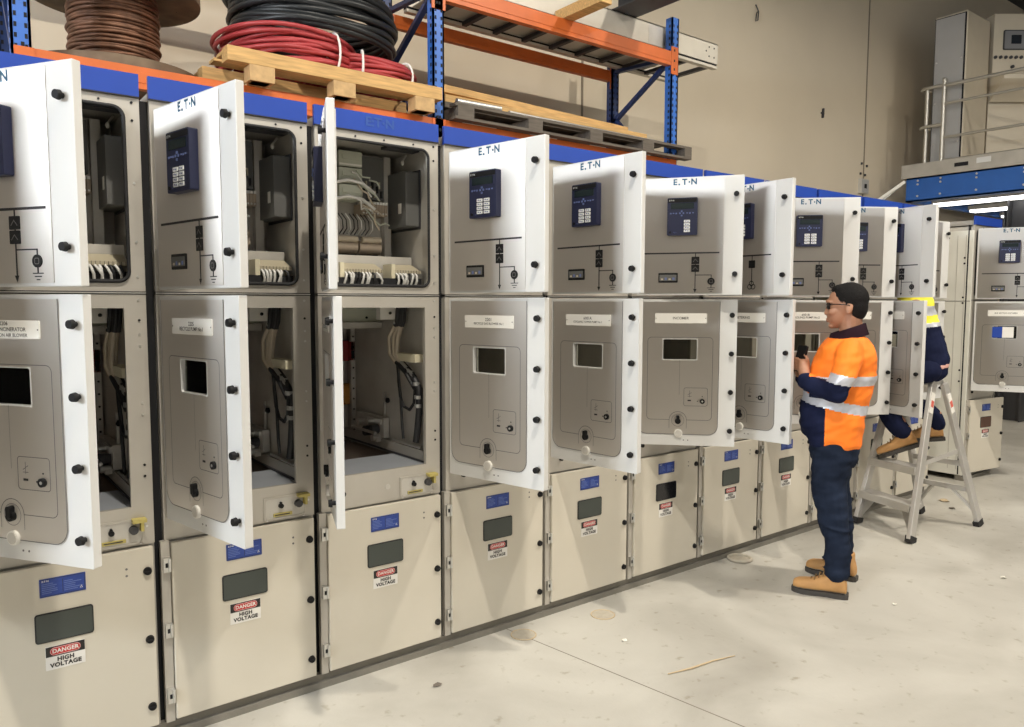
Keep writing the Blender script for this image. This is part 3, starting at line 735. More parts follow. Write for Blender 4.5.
# ------------------------------------------------------------------ pallet rack behind the cabinets
def make_rack():
    root = thing('pallet_rack', 'tall blue and orange pallet rack standing behind the row of cabinets', 'rack', (0, 0, 0))
    XS = (.40, 2.74, 5.08); YFR, YRR = 1.50, 2.20; ZTOP = 3.98
    for x in XS:
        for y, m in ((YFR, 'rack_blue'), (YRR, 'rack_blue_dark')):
            b = MB(); w, d = .085, .07
            b.box(x - w / 2, y, 0, x + w / 2, y + .012, ZTOP, m); b.box(x - w / 2, y, 0, x - w / 2 + .012, y + d, ZTOP, m); b.box(x + w / 2 - .012, y, 0, x + w / 2, y + d, ZTOP, m)
            for k in range(36):
                z = 2.30 + k * .05
                if z > ZTOP - .05: break
                b.box(x - w / 2 - .0015, y + .018, z, x - w / 2, y + .034, z + .022, 'hole_black')
                for dx in (-.022, .022): b.box(x + dx - .006, y - .0015, z, x + dx + .006, y, z + .022, 'hole_black')
            b.box(x - .07, y - .02, 0, x + .07, y + .09, .008, m)
            obj('upright', b, root)
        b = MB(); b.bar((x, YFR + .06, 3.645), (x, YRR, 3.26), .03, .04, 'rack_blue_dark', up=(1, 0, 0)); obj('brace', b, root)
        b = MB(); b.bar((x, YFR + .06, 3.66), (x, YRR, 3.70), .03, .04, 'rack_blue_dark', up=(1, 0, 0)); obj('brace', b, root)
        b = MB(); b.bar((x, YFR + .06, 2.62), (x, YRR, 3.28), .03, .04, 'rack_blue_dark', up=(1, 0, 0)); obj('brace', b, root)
    for i in range(2):
        x0, x1 = XS[i] + .043, XS[i + 1] - .043
        for y, z0, z1 in ((YFR + .0, 2.70, 2.812), (YRR + .02, 2.70, 2.812), (YFR, 3.585, 3.70), (YRR + .02, 3.615, 3.71)):
            b = MB(); b.box(x0, y, z0, x1, y + .05, z1, 'rack_orange'); b.box(x0, y - .004, z0 + .03, x1, y, z1 - .03, 'rack_orange')
            for xe in (x0 - .075, x1 - .01):
                b.box(xe, y - .006, z0 - .07, xe + .085, y + .0, z1 + (.04 if z0 > 3 else .0), 'rack_orange')
                for zz in (z0 - .04, z0 + .03, z1): b.box(xe + .03, y - .008, zz, xe + .045, y - .006, zz + .02, 'hole_black')
            obj('beam', b, root, bevel=.004)
make_rack()
SH = 2.814
# ---- copper cable spool
def make_spool(cx, cy):
    root = thing('cable_spool', 'wooden spool wound with bare copper cable on the rack shelf', 'spool', (cx, cy, SH))
    def flange(z, r):
        b = MB(); b.cyl((0, 0, z), (0, 0, z + .05), r, 'spool_wood', 56)
        for k in range(8): b.box(-r * .98 + k * r * .245, -.002, z - .001, -r * .98 + k * r * .245 + .004, .002, z, 'hole_black')
        obj('flange', b, root)
    flange(0, .455); flange(.475, .455)
    b = MB(); b.cyl((0, 0, .03), (0, 0, .48), .10, 'spool_wood', 32); obj('drum', b, root)
    rnd = random.Random(5); b = MB(); pts = []; turns = 27; n = 40
    for i in range(turns * n):
        t = i / n; a = 2 * PI * t; r = .222 + .007 * math.sin(t * 2.3) + .004 * math.sin(a * 2 + t)
        z = .052 + .41 * t / turns + .007 * math.sin(a + t * 1.7) + .004 * math.sin(2 * a + t * 3.1); pts.append((r * math.cos(a), r * math.sin(a), z))
    b.tube(pts, .0098, 'copper_rope', 7); b.cyl((0, 0, .036), (0, 0, .474), .214, 'copper_rope', 40); obj('copper_cable', b, root)
make_spool(.89, 1.965)
# ---- pine pallet and the coils on it
def make_pallet():
    x0, x1, y0, y1 = 1.33, 2.694, 1.38, 2.42
    root = thing('wooden_pallet', 'pine pallet carrying the red and black cable coils', 'pallet', (x0, y0, SH))
    L, D = x1 - x0, y1 - y0
    for k in range(3):
        y = (.0, D / 2 - .05, D - .10)[k]
        for i in range(3):
            x = (.12, L / 2 - .07, L - .20)[i]
            b = MB(); b.box(x, y + .002, .0, x + .14, y + .10, .085, 'pine_end'); obj('block', b, root)
    for k, y in enumerate((0, D / 2 - .05, D - .1)):
        b = MB(); b.box(0, y, .085, L, y + .10, .165, 'pine'); obj('stringer_board', b, root, bevel=.003)
    for y in (.13, .27, .60, .75):
        b = MB(); b.box(.01, y, .147, L - .02, y + .10, .165, 'pine'); obj('deck_board', b, root, bevel=.002)
    for x in (.14, L / 2 - .05, L - .18): 
        b = MB(); b.box(x, -.002 + .02, -.0, x + .10, D, .012, 'pine_end'); obj('bottom_board', b, root)
    b = MB(); b.text('PATENT PENDING', .022, L - .42, .112, -.0015, 'label_ink', .0); b.text('GENERIC', .020, L - .42, .136, -.0015, 'label_ink', .0)
    return root
PAL = make_pallet(); ZP = SH + .167
def coil(name, label, cx, cy, z0, rx, ry, turns, height, r, m, seed, ties, group=None, layers=3):
    rnd = random.Random(seed); root = thing(name, label, 'cable coil', (cx, cy, z0), 0, group)
    b = MB(); pts = []; n = 44; cur = (0, 0, 0); base = []
    for t in range(turns):
        lay = t % layers; h = (t // layers) / max(1, (turns - 1) // layers); base.append((1 - .075 * lay + rnd.uniform(-.03, .03), r + h * height + rnd.uniform(-.006, .006), rnd.uniform(-.03, .03), rnd.uniform(0, 6.28), rnd.uniform(.008, .026)))
    for i in range(turns * n):
        t = i / n; k = int(t); f = t - k; p = base[k]; q = base[min(k + 1, turns - 1)]; g = f * f * (3 - 2 * f)
        s = p[0] * (1 - g) + q[0] * g; z = p[1] * (1 - g) + q[1] * g; a = 2 * PI * f - PI / 2 + 2.2; w = math.sin(3.14159 * f)
        zz = max(r, z + w * p[4] * math.sin(2 * a + p[3])); ox = p[2] * w
        pts.append(((rx * s) * math.cos(a) + ox, (ry * s) * math.sin(a), zz))
    b.tube(pts, r, m, 7); obj('cable', b, root)
    for a in ties:
        b = MB(); px, py = rx * .93 * math.cos(a), ry * .93 * math.sin(a); d = V((math.cos(a), math.sin(a), 0)); h = height + r * 2
        loop = []
        for q in range(20):
            u = 2 * PI * q / 20; loop.append(V((px, py, h / 2 + .004)) + d * (.085 * math.cos(u)) * (rx * .8 + .3) + V((0, 0, (h / 2 + .012) * math.sin(u))))
        b.tube(loop, .008, 'tape_white', 6, closed=True); obj('tie', b, root)
    return root
coil('red_cable_coil', 'red cable coil lying on the pallet end nearest the copper spool', 1.86, 1.87, ZP, .42, .42, 19, .185, .0135, 'cable_red', 3, (-1.2, 2.6), 'red cable coils on the pallet')
coil('red_cable_coil', 'red cable coil lying on the pallet end nearest the blue rack upright', 2.305, 1.86, ZP, .385, .40, 14, .12, .0135, 'cable_red', 8, (-1.9, -.9), 'red cable coils on the pallet')
coil('black_cable_coil', 'thick black cable coil stacked on top of the red cable coils', 2.05, 1.90, ZP + .222, .51, .44, 13, .24, .021, 'cable_black', 5, (.9,), None, 2)

# ---- long timber, dark pallet and tubes on the second shelf bay
def make_dark_pallet():
    x0, y0, L, D = 2.82, 1.42, 2.40, .95
    root = thing('long_pallet', 'long weathered grey pallet under the timber planks', 'pallet', (x0, y0, SH))
    for x in (.02, .62, 1.22, 1.80, 2.312):
        b = MB(); b.box(x, .0, .018, x + (.13 if x < 2 else .088), D, .085, 'old_wood'); obj('bearer', b, root)
    for y in (.0, .28, .56, .84):
        b = MB(); b.box(0, y, .0, L, y + (.11 if y else .075), .018, 'old_wood'); obj('bottom_board', b, root)
        b = MB(); b.box(.0, y, .085, L, y + (.10 if y else .075), .105, 'old_wood'); obj('deck_board', b, root)
make_dark_pallet()
def plank(label, a, bb, w, h, m='pine', group='timber planks on the rack'):
    b = MB(); a = V(a); bb = V(bb); c = (a + bb) / 2; b.bar(a - c, bb - c, w, h, m); o = obj('timber_plank', b, None, c, bevel=.003); tag(o, label, 'plank', group); return o
ZD = SH + .105
plank('wide grey-brown plank lying flat under the pale timber planks', (2.84, 1.72, ZD + .021), (5.02, 1.72, ZD + .021), .28, .04, 'old_wood')
plank('pale pine plank on the rack, lower one resting on the grey-brown plank', (2.86, 1.68, ZD + .070), (4.88, 1.69, ZD + .070), .14, .058)
plank('pale pine plank on the rack, topmost one of the timber stack', (2.86, 1.72, ZD + .155), (4.74, 1.76, ZD + .127), .11, .052)
def metal_tube(label, a, bb, r):
    b = MB(); a = V(a); bb = V(bb); c = (a + bb) / 2; b.cyl(a - c, bb - c, r, 'aluminium', 16); b.cyl((bb - c) * 1.0, (bb - c) * 1.0 + (bb - a).normalized() * .004, r * .8, 'hole_black', 12)
    tag(obj('metal_tube', b, None, c), label, 'tube', 'metal tubes on the grey pallet')
metal_tube('short shiny metal tube lying on the grey pallet next to the blue upright', (2.86, 1.47, ZD + .020), (3.22, 1.46, ZD + .020), .02)
metal_tube('long thin metal tube lying on the front edge of the grey pallet', (3.30, 1.47, ZD + .013), (4.95, 1.50, ZD + .013), .013)

# ---- cable tray and bearers on the top level
def make_tray():
    x0, x1 = 2.86, 5.77; root = thing('cable_tray', 'long pale cable tray lying on the top orange beams, overhanging the rack end', 'cable tray', (0, 0, 3.712))
    for y, h in ((1.60, .215), (2.12, .10)):
        b = MB(); b.box(x0, y, .0, x1, y + .05, .022, 'tray_white'); b.box(x0, y + .008, .022, x1, y + .05, .040, 'hole_black'); b.box(x0, y, .040, x1, y + .035, h, 'tray_white')
        b.box(x0, y, h - .008, x1, y + .06, h, 'tray_white'); b.box(4.86, y - .002, .045, 5.04, y, h - .01, 'galvanised') if h > .15 else None
        for dx, dz in ((.05, .09), (.12, .09), (.05, .17), (.12, .17), (.16, .13)):
            if dz < h: b.disc(x1 - dx, dz, .008, y - .002, y, 'hole_black', 8)
        obj('side_rail', b, root)
    for k in range(10):
        x = 3.05 + .29 * k; b = MB(); b.box(x, 1.65, .0, x + .04, 2.12, .03, 'dark_steel'); obj('rung', b, root)
    b = MB(); b.box(x0 + .05, 1.65, .045, x1 - .4, 2.12, .050, 'tray_white'); obj('tray_bottom', b, root)
make_tray()
b = MB(); b.box(3.83, 1.10, 3.702, 3.935, 1.595, 3.78, 'pine'); b2 = tag(obj('timber_bearer', b, bevel=.003), 'short timber bearer lying crosswise on the top orange beam, sticking out in front', 'timber')
b = MB(); b.box(4.44, .75, 3.928, 4.71, 1.66, 3.938, 'dark_steel'); b.box(4.44, .75, 4.055, 4.71, 1.66, 4.065, 'dark_steel'); b.box(4.56, .75, 3.938, 4.59, 1.66, 4.055, 'dark_steel')
tag(obj('steel_beam', b), 'dark steel bar lying crosswise on the long cable tray', 'steel beam')

# ------------------------------------------------------------------ mezzanine behind the far end
def make_mezzanine():
    X = 11.0; root = thing('mezzanine_platform', 'blue edged steel mezzanine with guard rail beyond the far cabinets', 'mezzanine', (0, 0, 0))
    b = MB(); b.box(X, -6, 3.02, X + .02, 2.36, 3.345, 'mez_blue'); b.box(X, -6, 3.325, X + .16, 2.36, 3.345, 'mez_blue'); b.box(X, -6, 3.02, X + .16, 2.36, 3.04, 'mez_blue'); b.box(X + .01, 2.30, 3.02, X + 6, 2.36, 3.345, 'mez_blue')
    for y in (2.2, 1.9, 1.45, .9, .2, -.6):
        for z in (3.09, 3.25, 3.30): b.cyl((X, y, z), (X - .012, y, z), .014, 'zinc_bolt', 8)
    obj('edge_beam', b, root)
    b = MB(); b.box(X - .03, -6, 3.345, X + 8, 2.42, 3.40, 'mez_deck'); b.box(X - .03, -6, 3.40, X + .0, 2.42, 3.53, 'mez_deck'); b.box(X - .035, 1.55, 3.42, X - .03, 1.72, 3.47, 'hole_black'); b.box(X - .035, 1.28, 3.43, X - .03, 1.45, 3.50, 'lamp_body'); obj('deck', b, root)
    for k in range(5):
        b = MB(); b.box(X + .8 + k * 1.3, -6, 3.10, X + .9 + k * 1.3, 2.3, 3.34, 'rail_steel'); obj('joist', b, root)
    for px, py in ((11.75, 1.15), (13.3, 1.75)):
        b = MB(); b.box(px - .15, py - .14, 0, px + .15, py - .12, 3.34, 'dark_steel'); b.box(px - .15, py + .12, 0, px + .15, py + .14, 3.34, 'dark_steel'); b.box(px - .02, py - .12, 0, px + .02, py + .12, 3.34, 'dark_steel'); obj('column', b, root)
    xr = X + .05
    for z in (4.55, 4.03):
        b = MB(); pts = [(xr, 1.93, z), (xr, 2.08, z)] + [(xr + .12 - .12 * math.cos(a), 2.12 + .14 * math.sin(a), z) for a in (PI * k / 8 for k in range(0, 9))] + [(xr + .24, 2.05, z), (xr + .24, 1.85, z)]
        b.tube(pts, .024, 'rail_steel', 10); obj('rail_loop', b, root)
    for z, q in ((4.54, .024), (4.30, .018), (3.85, .018), (3.54, .018)):
        b = MB(); b.tube([(xr, -6, z), (xr, 1.93, z)], q, 'rail_steel', 10); obj('guard_rail', b, root)
    for x, y, z1 in ((xr, 1.93, 4.62), (xr + .03, 2.16, 4.54), (xr, .3, 4.56), (xr, -1.4, 4.56), (xr, -3.1, 4.56)):
        b = MB(); b.cyl((x, y, 3.40), (x, y, z1), .024, 'rail_steel', 12); b.cyl((x, y, 3.40), (x, y, 3.42), .05, 'rail_steel', 12); b.ell((x, y, z1), (.03, .03, .03), 'rail_steel', 12, 6); obj('rail_post', b, root)
    for k, y in enumerate((2.45, 2.55)):
        b = MB(); b.bar((X - .05, 2.36, 3.30), (X - .22 - .12 * k, 2.74, 2.95), .03, .04, 'rail_steel'); obj('wall_strut', b, root)
make_mezzanine()
def tube_light(label, x, y0, y1, z):
    r = thing('tube_light', label, 'light', (x, (y0 + y1) / 2, z), 0, 'tube lights under the mezzanine'); L = (y1 - y0) / 2
    b = MB(); b.box(-.11, -L, .02, .11, L, .08, 'lamp_body'); obj('housing', b, r)
    b = MB(); b.box(-.10, -L + .02, -.01, .10, L - .02, .02, 'lamp_glow'); obj('diffuser', b, r)
tube_light('tube light under the mezzanine, nearest its blue edge beam', 11.55, .5, 2.2, 3.0)
tube_light('tube light under the mezzanine, second in from the blue edge beam', 12.75, .2, 2.2, 3.0)
tube_light('tube light under the mezzanine, hanging deepest beyond the blue beam', 13.95, .2, 2.2, 3.0)
def make_cubicle():
    z0 = 3.40; r = thing('control_cubicle', 'tall grey and cream electrical cubicle standing behind the mezzanine guard rail', 'cubicle', (11.2, 1.735, z0))
    b = MB(); b.box(0, 0, .0, .74, .42, 2.12, 'cubicle_cream'); obj('body', b, r, bevel=.02)
    b = MB(); b.box(-.012, .02, .04, 0, .40, 2.08, 'cubicle_grey'); b.box(-.016, .010, .02, .0, .026, 2.09, 'hole_black'); b.box(-.014, .398, .02, 0, .406, 2.09, 'hole_black'); b.box(-.014, .01, 2.08, 0, .41, 2.092, 'hole_black')
    for y in (.05, .37):
        for z in (.4, .95, 1.5): b.cyl((-.012, y, z), (-.02, y, z), .012, 'zinc_bolt', 8)
    obj('side_panel', b, r)
make_cubicle()
def make_console():
    z0 = 3.40; r = thing('control_console', 'cream control console with a grey screen and a row of buttons above the mezzanine', 'console', (11.97, 1.70, z0), -.655)
    b = MB(); b.box(0, 0, 1.15, 1.5, .5, 2.22, 'cubicle_cream'); b.box(.0, .06, 0, 1.5, .5, 1.15, 'cubicle_cream')
    b.loft([[V((x, -.30, 1.26)), V((x, .0, 1.02)), V((x, .0, 1.42)), V((x, -.30, 1.32))] for x in (-.02, 1.5)], 'cubicle_cream', True, False); obj('body', b, r)
    b = MB(); b.rplate(.13, 1.73, .47, 2.0, .02, -.012, 0, 'dark_steel'); b.rplate(.145, 1.745, .455, 1.985, .01, -.016, -.012, 'screen_grey'); b.rplate(.235, 1.81, .375, 1.93, .01, -.02, -.016, 'screen_dark'); obj('screen', b, r)
    for k in range(14):
        b = MB(); b.cyl((.03 + .072 * k, 0, 1.63), (.03 + .072 * k, -.02, 1.63), .022, 'dark_steel', 12); obj('push_button', b, r)
    for k in range(2):
        b = MB(); b.cyl((.27 + .2 * k, 0, 1.50 - .06 * k), (.27 + .2 * k, -.03, 1.50 - .06 * k), .022, 'dark_steel', 12); obj('selector_switch', b, r)
make_console()

# ------------------------------------------------------------------ stepladder
def make_ladder():
    A0, A1 = V((5.12, -.57, 0)), V((5.29, -.11, 0)); B0, B1 = V((5.92, -.68, 0)), V((5.93, -.27, 0))
    T0, T1 = V((5.515, -.497, 1.05)), V((5.535, -.215, 1.05)); S0, S1 = V((5.585, -.54, 1.04)), V((5.605, -.23, 1.04))
    root = thing('stepladder', 'short aluminium stepladder standing in front of the far cabinets', 'ladder', (5.6, -.45, 0)); o = V((5.6, -.45, 0))
    def rail(a, c, w, h):
        b = MB(); b.bar(a - o + V((0, 0, .02)), c - o, w, h, 'ladder_alu', up=(0, 1, 0)); r = obj('rail', b, root, bevel=.004)
        f = MB(); d = (c - a).normalized(); f.bar(a - o - V((0, 0, 0)), a - o + d * .045, w + .012, h + .01, 'rubber', up=(0, 1, 0)); obj('rubber_foot', f, r); return r
    for a, c, w in ((A0, T0, .075), (A1, T1, .07), (B0, S0, .065), (B1, S1, .06)):
        r = rail(a, c, w, .03)
        if a in (A0, B0):
            k = MB(); p = a.lerp(c, .80) - o; q = a.lerp(c, .93) - o; off = V((-.002, -.0165, 0)); k.bar(p + off, q + off, w * .7, .002, 'label_white', up=(0, 1, 0))
            p = a.lerp(c, .84) - o; q = a.lerp(c, .88) - o; k.bar(p + off * 1.1, q + off * 1.1, w * .5, .002, 'red_mark', up=(0, 1, 0)); obj('warning_sticker', k, r)
    def lv(a, c, z): t = z / c.z; return a.lerp(c, t)
    for z in (.235, .475):
        p, q = lv(A0, T0, z), lv(A1, T1, z); d = (q - p).normalized(); n = V((d.y, -d.x, 0))
        b = MB(); b.bar(p - o - n * .0, q - o - n * .0, .115, .02, 'ladder_alu'); b.bar(p - o - n * .055 - V((0, 0, .018)), q - o - n * .055 - V((0, 0, .018)), .008, .05, 'ladder_alu'); obj('step', b, root, bevel=.002)
        if z < .3:
            for s, e in ((p, q), (q, p)):
                g = MB(); dd = (e - s).normalized(); base = lv(A0, T0, .06) if s == p else lv(A1, T1, .06)
                g.add([s - o, s - o + dd * .14, base - o + dd * .03, base - o], [(0, 1, 2, 3), (3, 2, 1, 0)], 'ladder_alu'); obj('corner_brace', g, root)
    for z in (.27, .46):
        p, q = lv(B0, S0, z), lv(B1, S1, z); b = MB(); b.bar(p - o, q - o, .025, .035, 'ladder_alu'); obj('cross_brace', b, root)
    p, q = lv(A0, T0, .48), lv(B0, S0, .50)
    for a, c, e, f in ((A0, T0, B0, S0), (A1, T1, B1, S1)):
        b = MB(); p, q = lv(a, c, .50), lv(e, f, .56); b.bar(p - o, q - o, .006, .03, 'ladder_alu'); obj('spreader', b, root)
        g = MB(); g.bar(lv(e, f, .10) - o, lv(e, f, .27).lerp(lv(B0 if e != B0 else B1, S0 if e != B0 else S1, .27), .35) - o, .02, .02, 'ladder_alu'); obj('corner_brace', g, root)
    b = MB(); b.box(-.125, -.07, 1.03, .03, .24, 1.062, 'ladder_alu'); obj('top_cap', b, root, bevel=.006)
make_ladder()

# ------------------------------------------------------------------ people
def boot(name, parent, loc, rz, tilt=0, label=None):
    """Low lace-up work boot, toe towards +x, heel at -x; sole underside at z=0."""
    b = MB(); S = [(-.096, .020, .034, .075, .045), (-.085, .024, .038, .125, .05), (-.05, .024, .041, .145, .06), (-.01, .024, .041, .135, .06), (.03, .022, .041, .108, .05), (.075, .022, .047, .086, .05), (.12, .022, .050, .080, .05), (.155, .022, .044, .074, .045), (.178, .024, .030, .062, .04)]
    rings = []
    for x, z0, w, z1, _ in S:
        zc = (z0 + z1) / 2; h = (z1 - z0) / 2; rings.append([V((x, w * math.copysign(abs(math.cos(t)) ** .75, math.cos(t)), zc + h * math.copysign(abs(math.sin(t)) ** .75, math.sin(t)))) for t in (2 * PI * k / 20 for k in range(20))])
    b.loft(rings, 'boot_tan'); b.cyl((-.045, 0, .06), (-.045, 0, .160), .044, 'boot_tan', 18, .044)
    def pick(c): return 'boot_welt' if c.z < .034 else 'boot_tan'
    o = skinned(name, b, .0055, pick, parent, 6)
    o.location = loc; o.rotation_euler = (0, tilt, rz)
    s = MB(); out = [(-.105, .026), (-.09, .037), (-.04, .041), (.0, .037), (.04, .042), (.09, .051), (.135, .050), (.168, .036), (.186, .014)]
    ring = [(x, y) for x, y in out] + [(x, -y) for x, y in reversed(out)]
    s.loft([[V((x, y, z)) for x, y in ring] for z in (0, .012, .026)], 'boot_sole', True, False); obj('sole', s, o)
    l = MB()
    for k in range(4):
        x = .012 + .022 * k; z = .140 - .016 * k
        l.tube([(x, -.030, z - .022), (x + .006, 0, z + .0), (x + .012, .030, z - .022)], .0035, 'lace', 6)
    obj('laces', l, o); return o
def finger(b, pts, r): b.limb(pts, [r, r * .96, r * .9, r * .78], 'skin', 10, 3)

def man_standing():
    root = thing('person', 'person in orange and navy work shirt, jeans and tan boots, looking down at a phone', 'person', (3.97, -.66, 0), math.atan2(.866, -.5))
    # local axes: +x forward, +y his left (towards the camera), z up
    hd = V((-.040, 0, 1.575)); body = MB(); S = 'skin'
    body.ell((-.038, 0, 1.600), (.098, .076, .102), S, 24, 14)
    body.ell((.006, 0, 1.545), (.060, .060, .085), S, 20, 12); body.limb([(-.01, 0, 1.50), (.018, 0, 1.485)], [.046, .030], S, 14)
    body.limb([(-.055, 0, 1.54), (-.060, 0, 1.47), (-.062, 0, 1.38)], [.062, .058, .062], S, 16)
    body.limb([(.058, 0, 1.578), (.062, 0, 1.556), (.066, 0, 1.541)], [.009, .012, .013], S, 10)
    body.ell((.064, .010, 1.538), (.010, .008, .007), S, 8, 6); body.ell((.064, -.010, 1.538), (.010, .008, .007), S, 8, 6)
    body.ell((.056, 0, 1.508), (.014, .022, .006), S, 12, 6); body.ell((.053, 0, 1.496), (.015, .020, .006), S, 12, 6); body.ell((.036, 0, 1.470), (.020, .022, .016), S, 12, 8)
    body.limb([(.048, .045, 1.600), (.060, .020, 1.604), (.060, -.020, 1.604), (.048, -.045, 1.600)], [.009, .011, .011, .009], S, 8)
    for sy in (1, -1):
        body.ell((.030, sy * .046, 1.548), (.028, .018, .022), S, 12, 8)
        body.ell((-.046, sy * .080, 1.566), (.020, .008, .033), S, 14, 8, Matrix.Rotation(.25 * sy, 3, 'X') @ Matrix.Rotation(-.15, 3, 'Y'))
    # torso core, legs, arms below the clothes
    body.limb([(-.05, 0, 1.29), (-.035, 0, 1.18), (0, 0, 1.0), (0, 0, .86)], [.09, .12, .13, .12], S, 16)
    for sy in (1, -1):
        dx = 0 if sy > 0 else -.022
        body.limb([(.002 + dx, sy * .085, .82), (.018 + dx, sy * .102, .62), (-.006 + dx, sy * .122, .40), (-.03 + dx, sy * .142, .22), (-.032 + dx, sy * .156, .10)], [.070, .060, .046, .040, .034], S, 12)
    body.limb([(-.05, .17, 1.35), (-.03, .230, 1.20), (.01, .238, 1.13), (.10, .18, 1.155), (.165, .115, 1.19)], [.05, .042, .034, .030, .027], S, 12)
    body.limb([(-.05, -.17, 1.35), (-.03, -.230, 1.20), (.01, -.236, 1.13), (.11, -.14, 1.155), (.185, -.05, 1.19)], [.05, .042, .034, .030, .027], S, 12)
    # hands holding the phone: palms and five bent fingers each
    body.limb([(.160, .118, 1.185), (.170, .088, 1.225), (.176, .072, 1.258)], [.027, .034, .030], S, 12)
    for k in range(4):
        z = 1.222 + .0175 * k; l = (.95, 1.05, 1, .82)[3 - k] if k else .85
        finger(body, [(.176, .080, z), (.206, .068 - .002 * k, z + .008), (.218, .044, z + .012), (.206, .024 + .02 * (1 - l), z + .012)], .0095)
    finger(body, [(.150, .080, 1.235), (.152, .060, 1.268), (.160, .046, 1.292), (.170, .036, 1.306)], .0105)
    body.limb([(.190, -.045, 1.185), (.200, -.030, 1.220), (.206, -.024, 1.250)], [.026, .032, .028], S, 12)
    for k in range(4):
        z = 1.214 + .0175 * k
        finger(body, [(.206, -.030, z), (.226, -.012, z + .006), (.230, .010, z + .010), (.216, .020, z + .010)], .0095)
    finger(body, [(.186, -.028, 1.230), (.178, -.016, 1.262), (.176, -.006, 1.286), (.178, .002, 1.300)], .0105)
    skinned('body', body, .0045, 'skin', root, 3)
    # hair
    h = MB(); h.ell((-.050, 0, 1.618), (.098, .082, .092), 'hair', 26, 16); h.ell((-.080, 0, 1.575), (.064, .076, .085), 'hair', 22, 12); h.ell((-.008, 0, 1.664), (.052, .058, .036), 'hair', 20, 10)
    for sy in (1, -1): h.ell((-.020, sy * .070, 1.605), (.014, .010, .030), 'hair', 10, 8)
    vs, fs = remeshed(h, .005, 3); b = MB(); b.v = vs
    def off_face(c): return (c.x > .028 and c.z < 1.655 - (.03 - min(abs(c.y), .06)) * .1) or (c.x > -.025 + .0 and c.z < 1.60 and True) or (c.z < 1.508) or (c.x > -.062 and c.z < 1.585 and abs(c.y) > .05)
    for f in fs:
        c = sum((V(vs[i]) for i in f), V()) / len(f)
        if off_face(c): continue
        b.f.append(f); b.m.append(b.mi('hair')); b.sm.append(True)
    obj('hair', b, root)
    g = MB()
    for sy in (1, -1):
        fr = g.rr(.012, 0, .056, .034, .010, 3)
        g.tube([V((.070 - .012 * ((u - .012) / .044) ** 2 - .008, sy * u, 1.562 + w)) for u, w in fr], .0024, 'glasses', 6, closed=True)
        g.tube([(.050, sy * .058, 1.590), (.0, sy * .080, 1.588), (-.045, sy * .083, 1.585), (-.060, sy * .080, 1.568)], .0026, 'glasses', 6)
        g.add([(.066, sy * .012, 1.564), (.066, sy * .012, 1.595), (.056, sy * .056, 1.595), (.056, sy * .056, 1.564)], [(0, 1, 2, 3), (3, 2, 1, 0)], 'lens')
    g.tube([(.064, -.014, 1.585), (.068, 0, 1.588), (.064, .014, 1.585)], .0022, 'glasses', 6); obj('glasses', g, root)
    # shirt
    s = MB(); O = 'hivis_orange'
    def ring(z, xb, xf, ry, tilt=0): 
        c = (xb + xf) / 2; rx = (xf - xb) / 2
        return [V((c + rx * math.copysign(abs(math.cos(t)) ** .85, math.cos(t)), ry * math.copysign(abs(math.sin(t)) ** .9, math.sin(t)), z + tilt * (c + rx * math.cos(t)))) for t in (2 * PI * k / 32 for k in range(32))]
    s.loft([ring(.785, -.108, .130, .165, .20), ring(.84, -.136, .170, .182, .17), ring(.92, -.146, .190, .188), ring(1.01, -.155, .190, .185), ring(1.10, -.178, .172, .183), ring(1.20, -.194, .150, .190), ring(1.29, -.194, .125, .198), ring(1.355, -.178, .096, .185), ring(1.395, -.155, .056, .130), ring(1.418, -.130, .020, .085), ring(1.428, -.125, .010, .070)], O)
    for sy in (1, -1):
        s.limb([(-.055, sy * .150, 1.345), (-.045, sy * .205, 1.28), (-.020, sy * .235, 1.20), (.012, sy * .242, 1.145)], [.068, .070, .069, .062], O, 16)
    s.limb([(.000, .240, 1.128), (.055, .215, 1.135), (.115, .165, 1.155), (.160, .125, 1.170)], [.058, .055, .048, .040], O, 16)
    s.limb([(.000, -.240, 1.128), (.070, -.18, 1.135), (.135, -.10, 1.155), (.180, -.055, 1.170)], [.058, .054, .047, .039], O, 16)
    for p, q, r in (((.06, .20, 1.17), (.0, .215, 1.165), .02), ((.10, .12, .93), (.06, .18, .91), .016)):
        s.limb([p, q], [r, r * .7], O, 10)
    def pick(c):
        arm = abs(c.y) > .19 or (c.x > .04 and abs(c.y) > .12 and 1.08 < c.z < 1.2) or (c.x > .14 and 1.11 < c.z < 1.22)
        if arm and c.z > 1.055 + .2 * c.x:
            zt = 1.200 + .22 * c.x
            if c.x > .105: return 'navy_cloth'
            if c.z > zt + .026: return O
            if c.z > zt - .026: return 'reflective'
            return 'navy_cloth'
        if abs(c.z - (1.046 + .21 * c.x)) < .027: return 'reflective'
        if c.x < -.02 and abs(c.z - 1.18) < .027: return 'reflective'
        if c.x > .055 and c.z < 1.046 + .21 * c.x: return 'navy_cloth'
        return O
    skinned('work_shirt', s, .0065, pick, root, 5, (.011, (9, 6, 13, 6)))
    k = MB(); cr = []
    for dz, dr in ((-.034, .030), (-.008, .018), (.028, .006), (.028, -.003), (-.02, .004)):
        cr.append([V((-.046 + (.084 + dr * .8) * math.cos(t), (.070 + dr) * math.sin(t), 1.430 + dz - .030 * math.cos(t))) for t in (2 * PI * q / 28 for q in range(28))])
    k.loft(cr, 'dark_collar', False, True); obj('collar', k, root)
    # jeans
    t = MB(); J = 'denim'
    t.loft([ring(.90, -.120, .130, .160), ring(.80, -.125, .135, .172), ring(.74, -.122, .130, .172), ring(.70, -.10, .11, .160)], J)
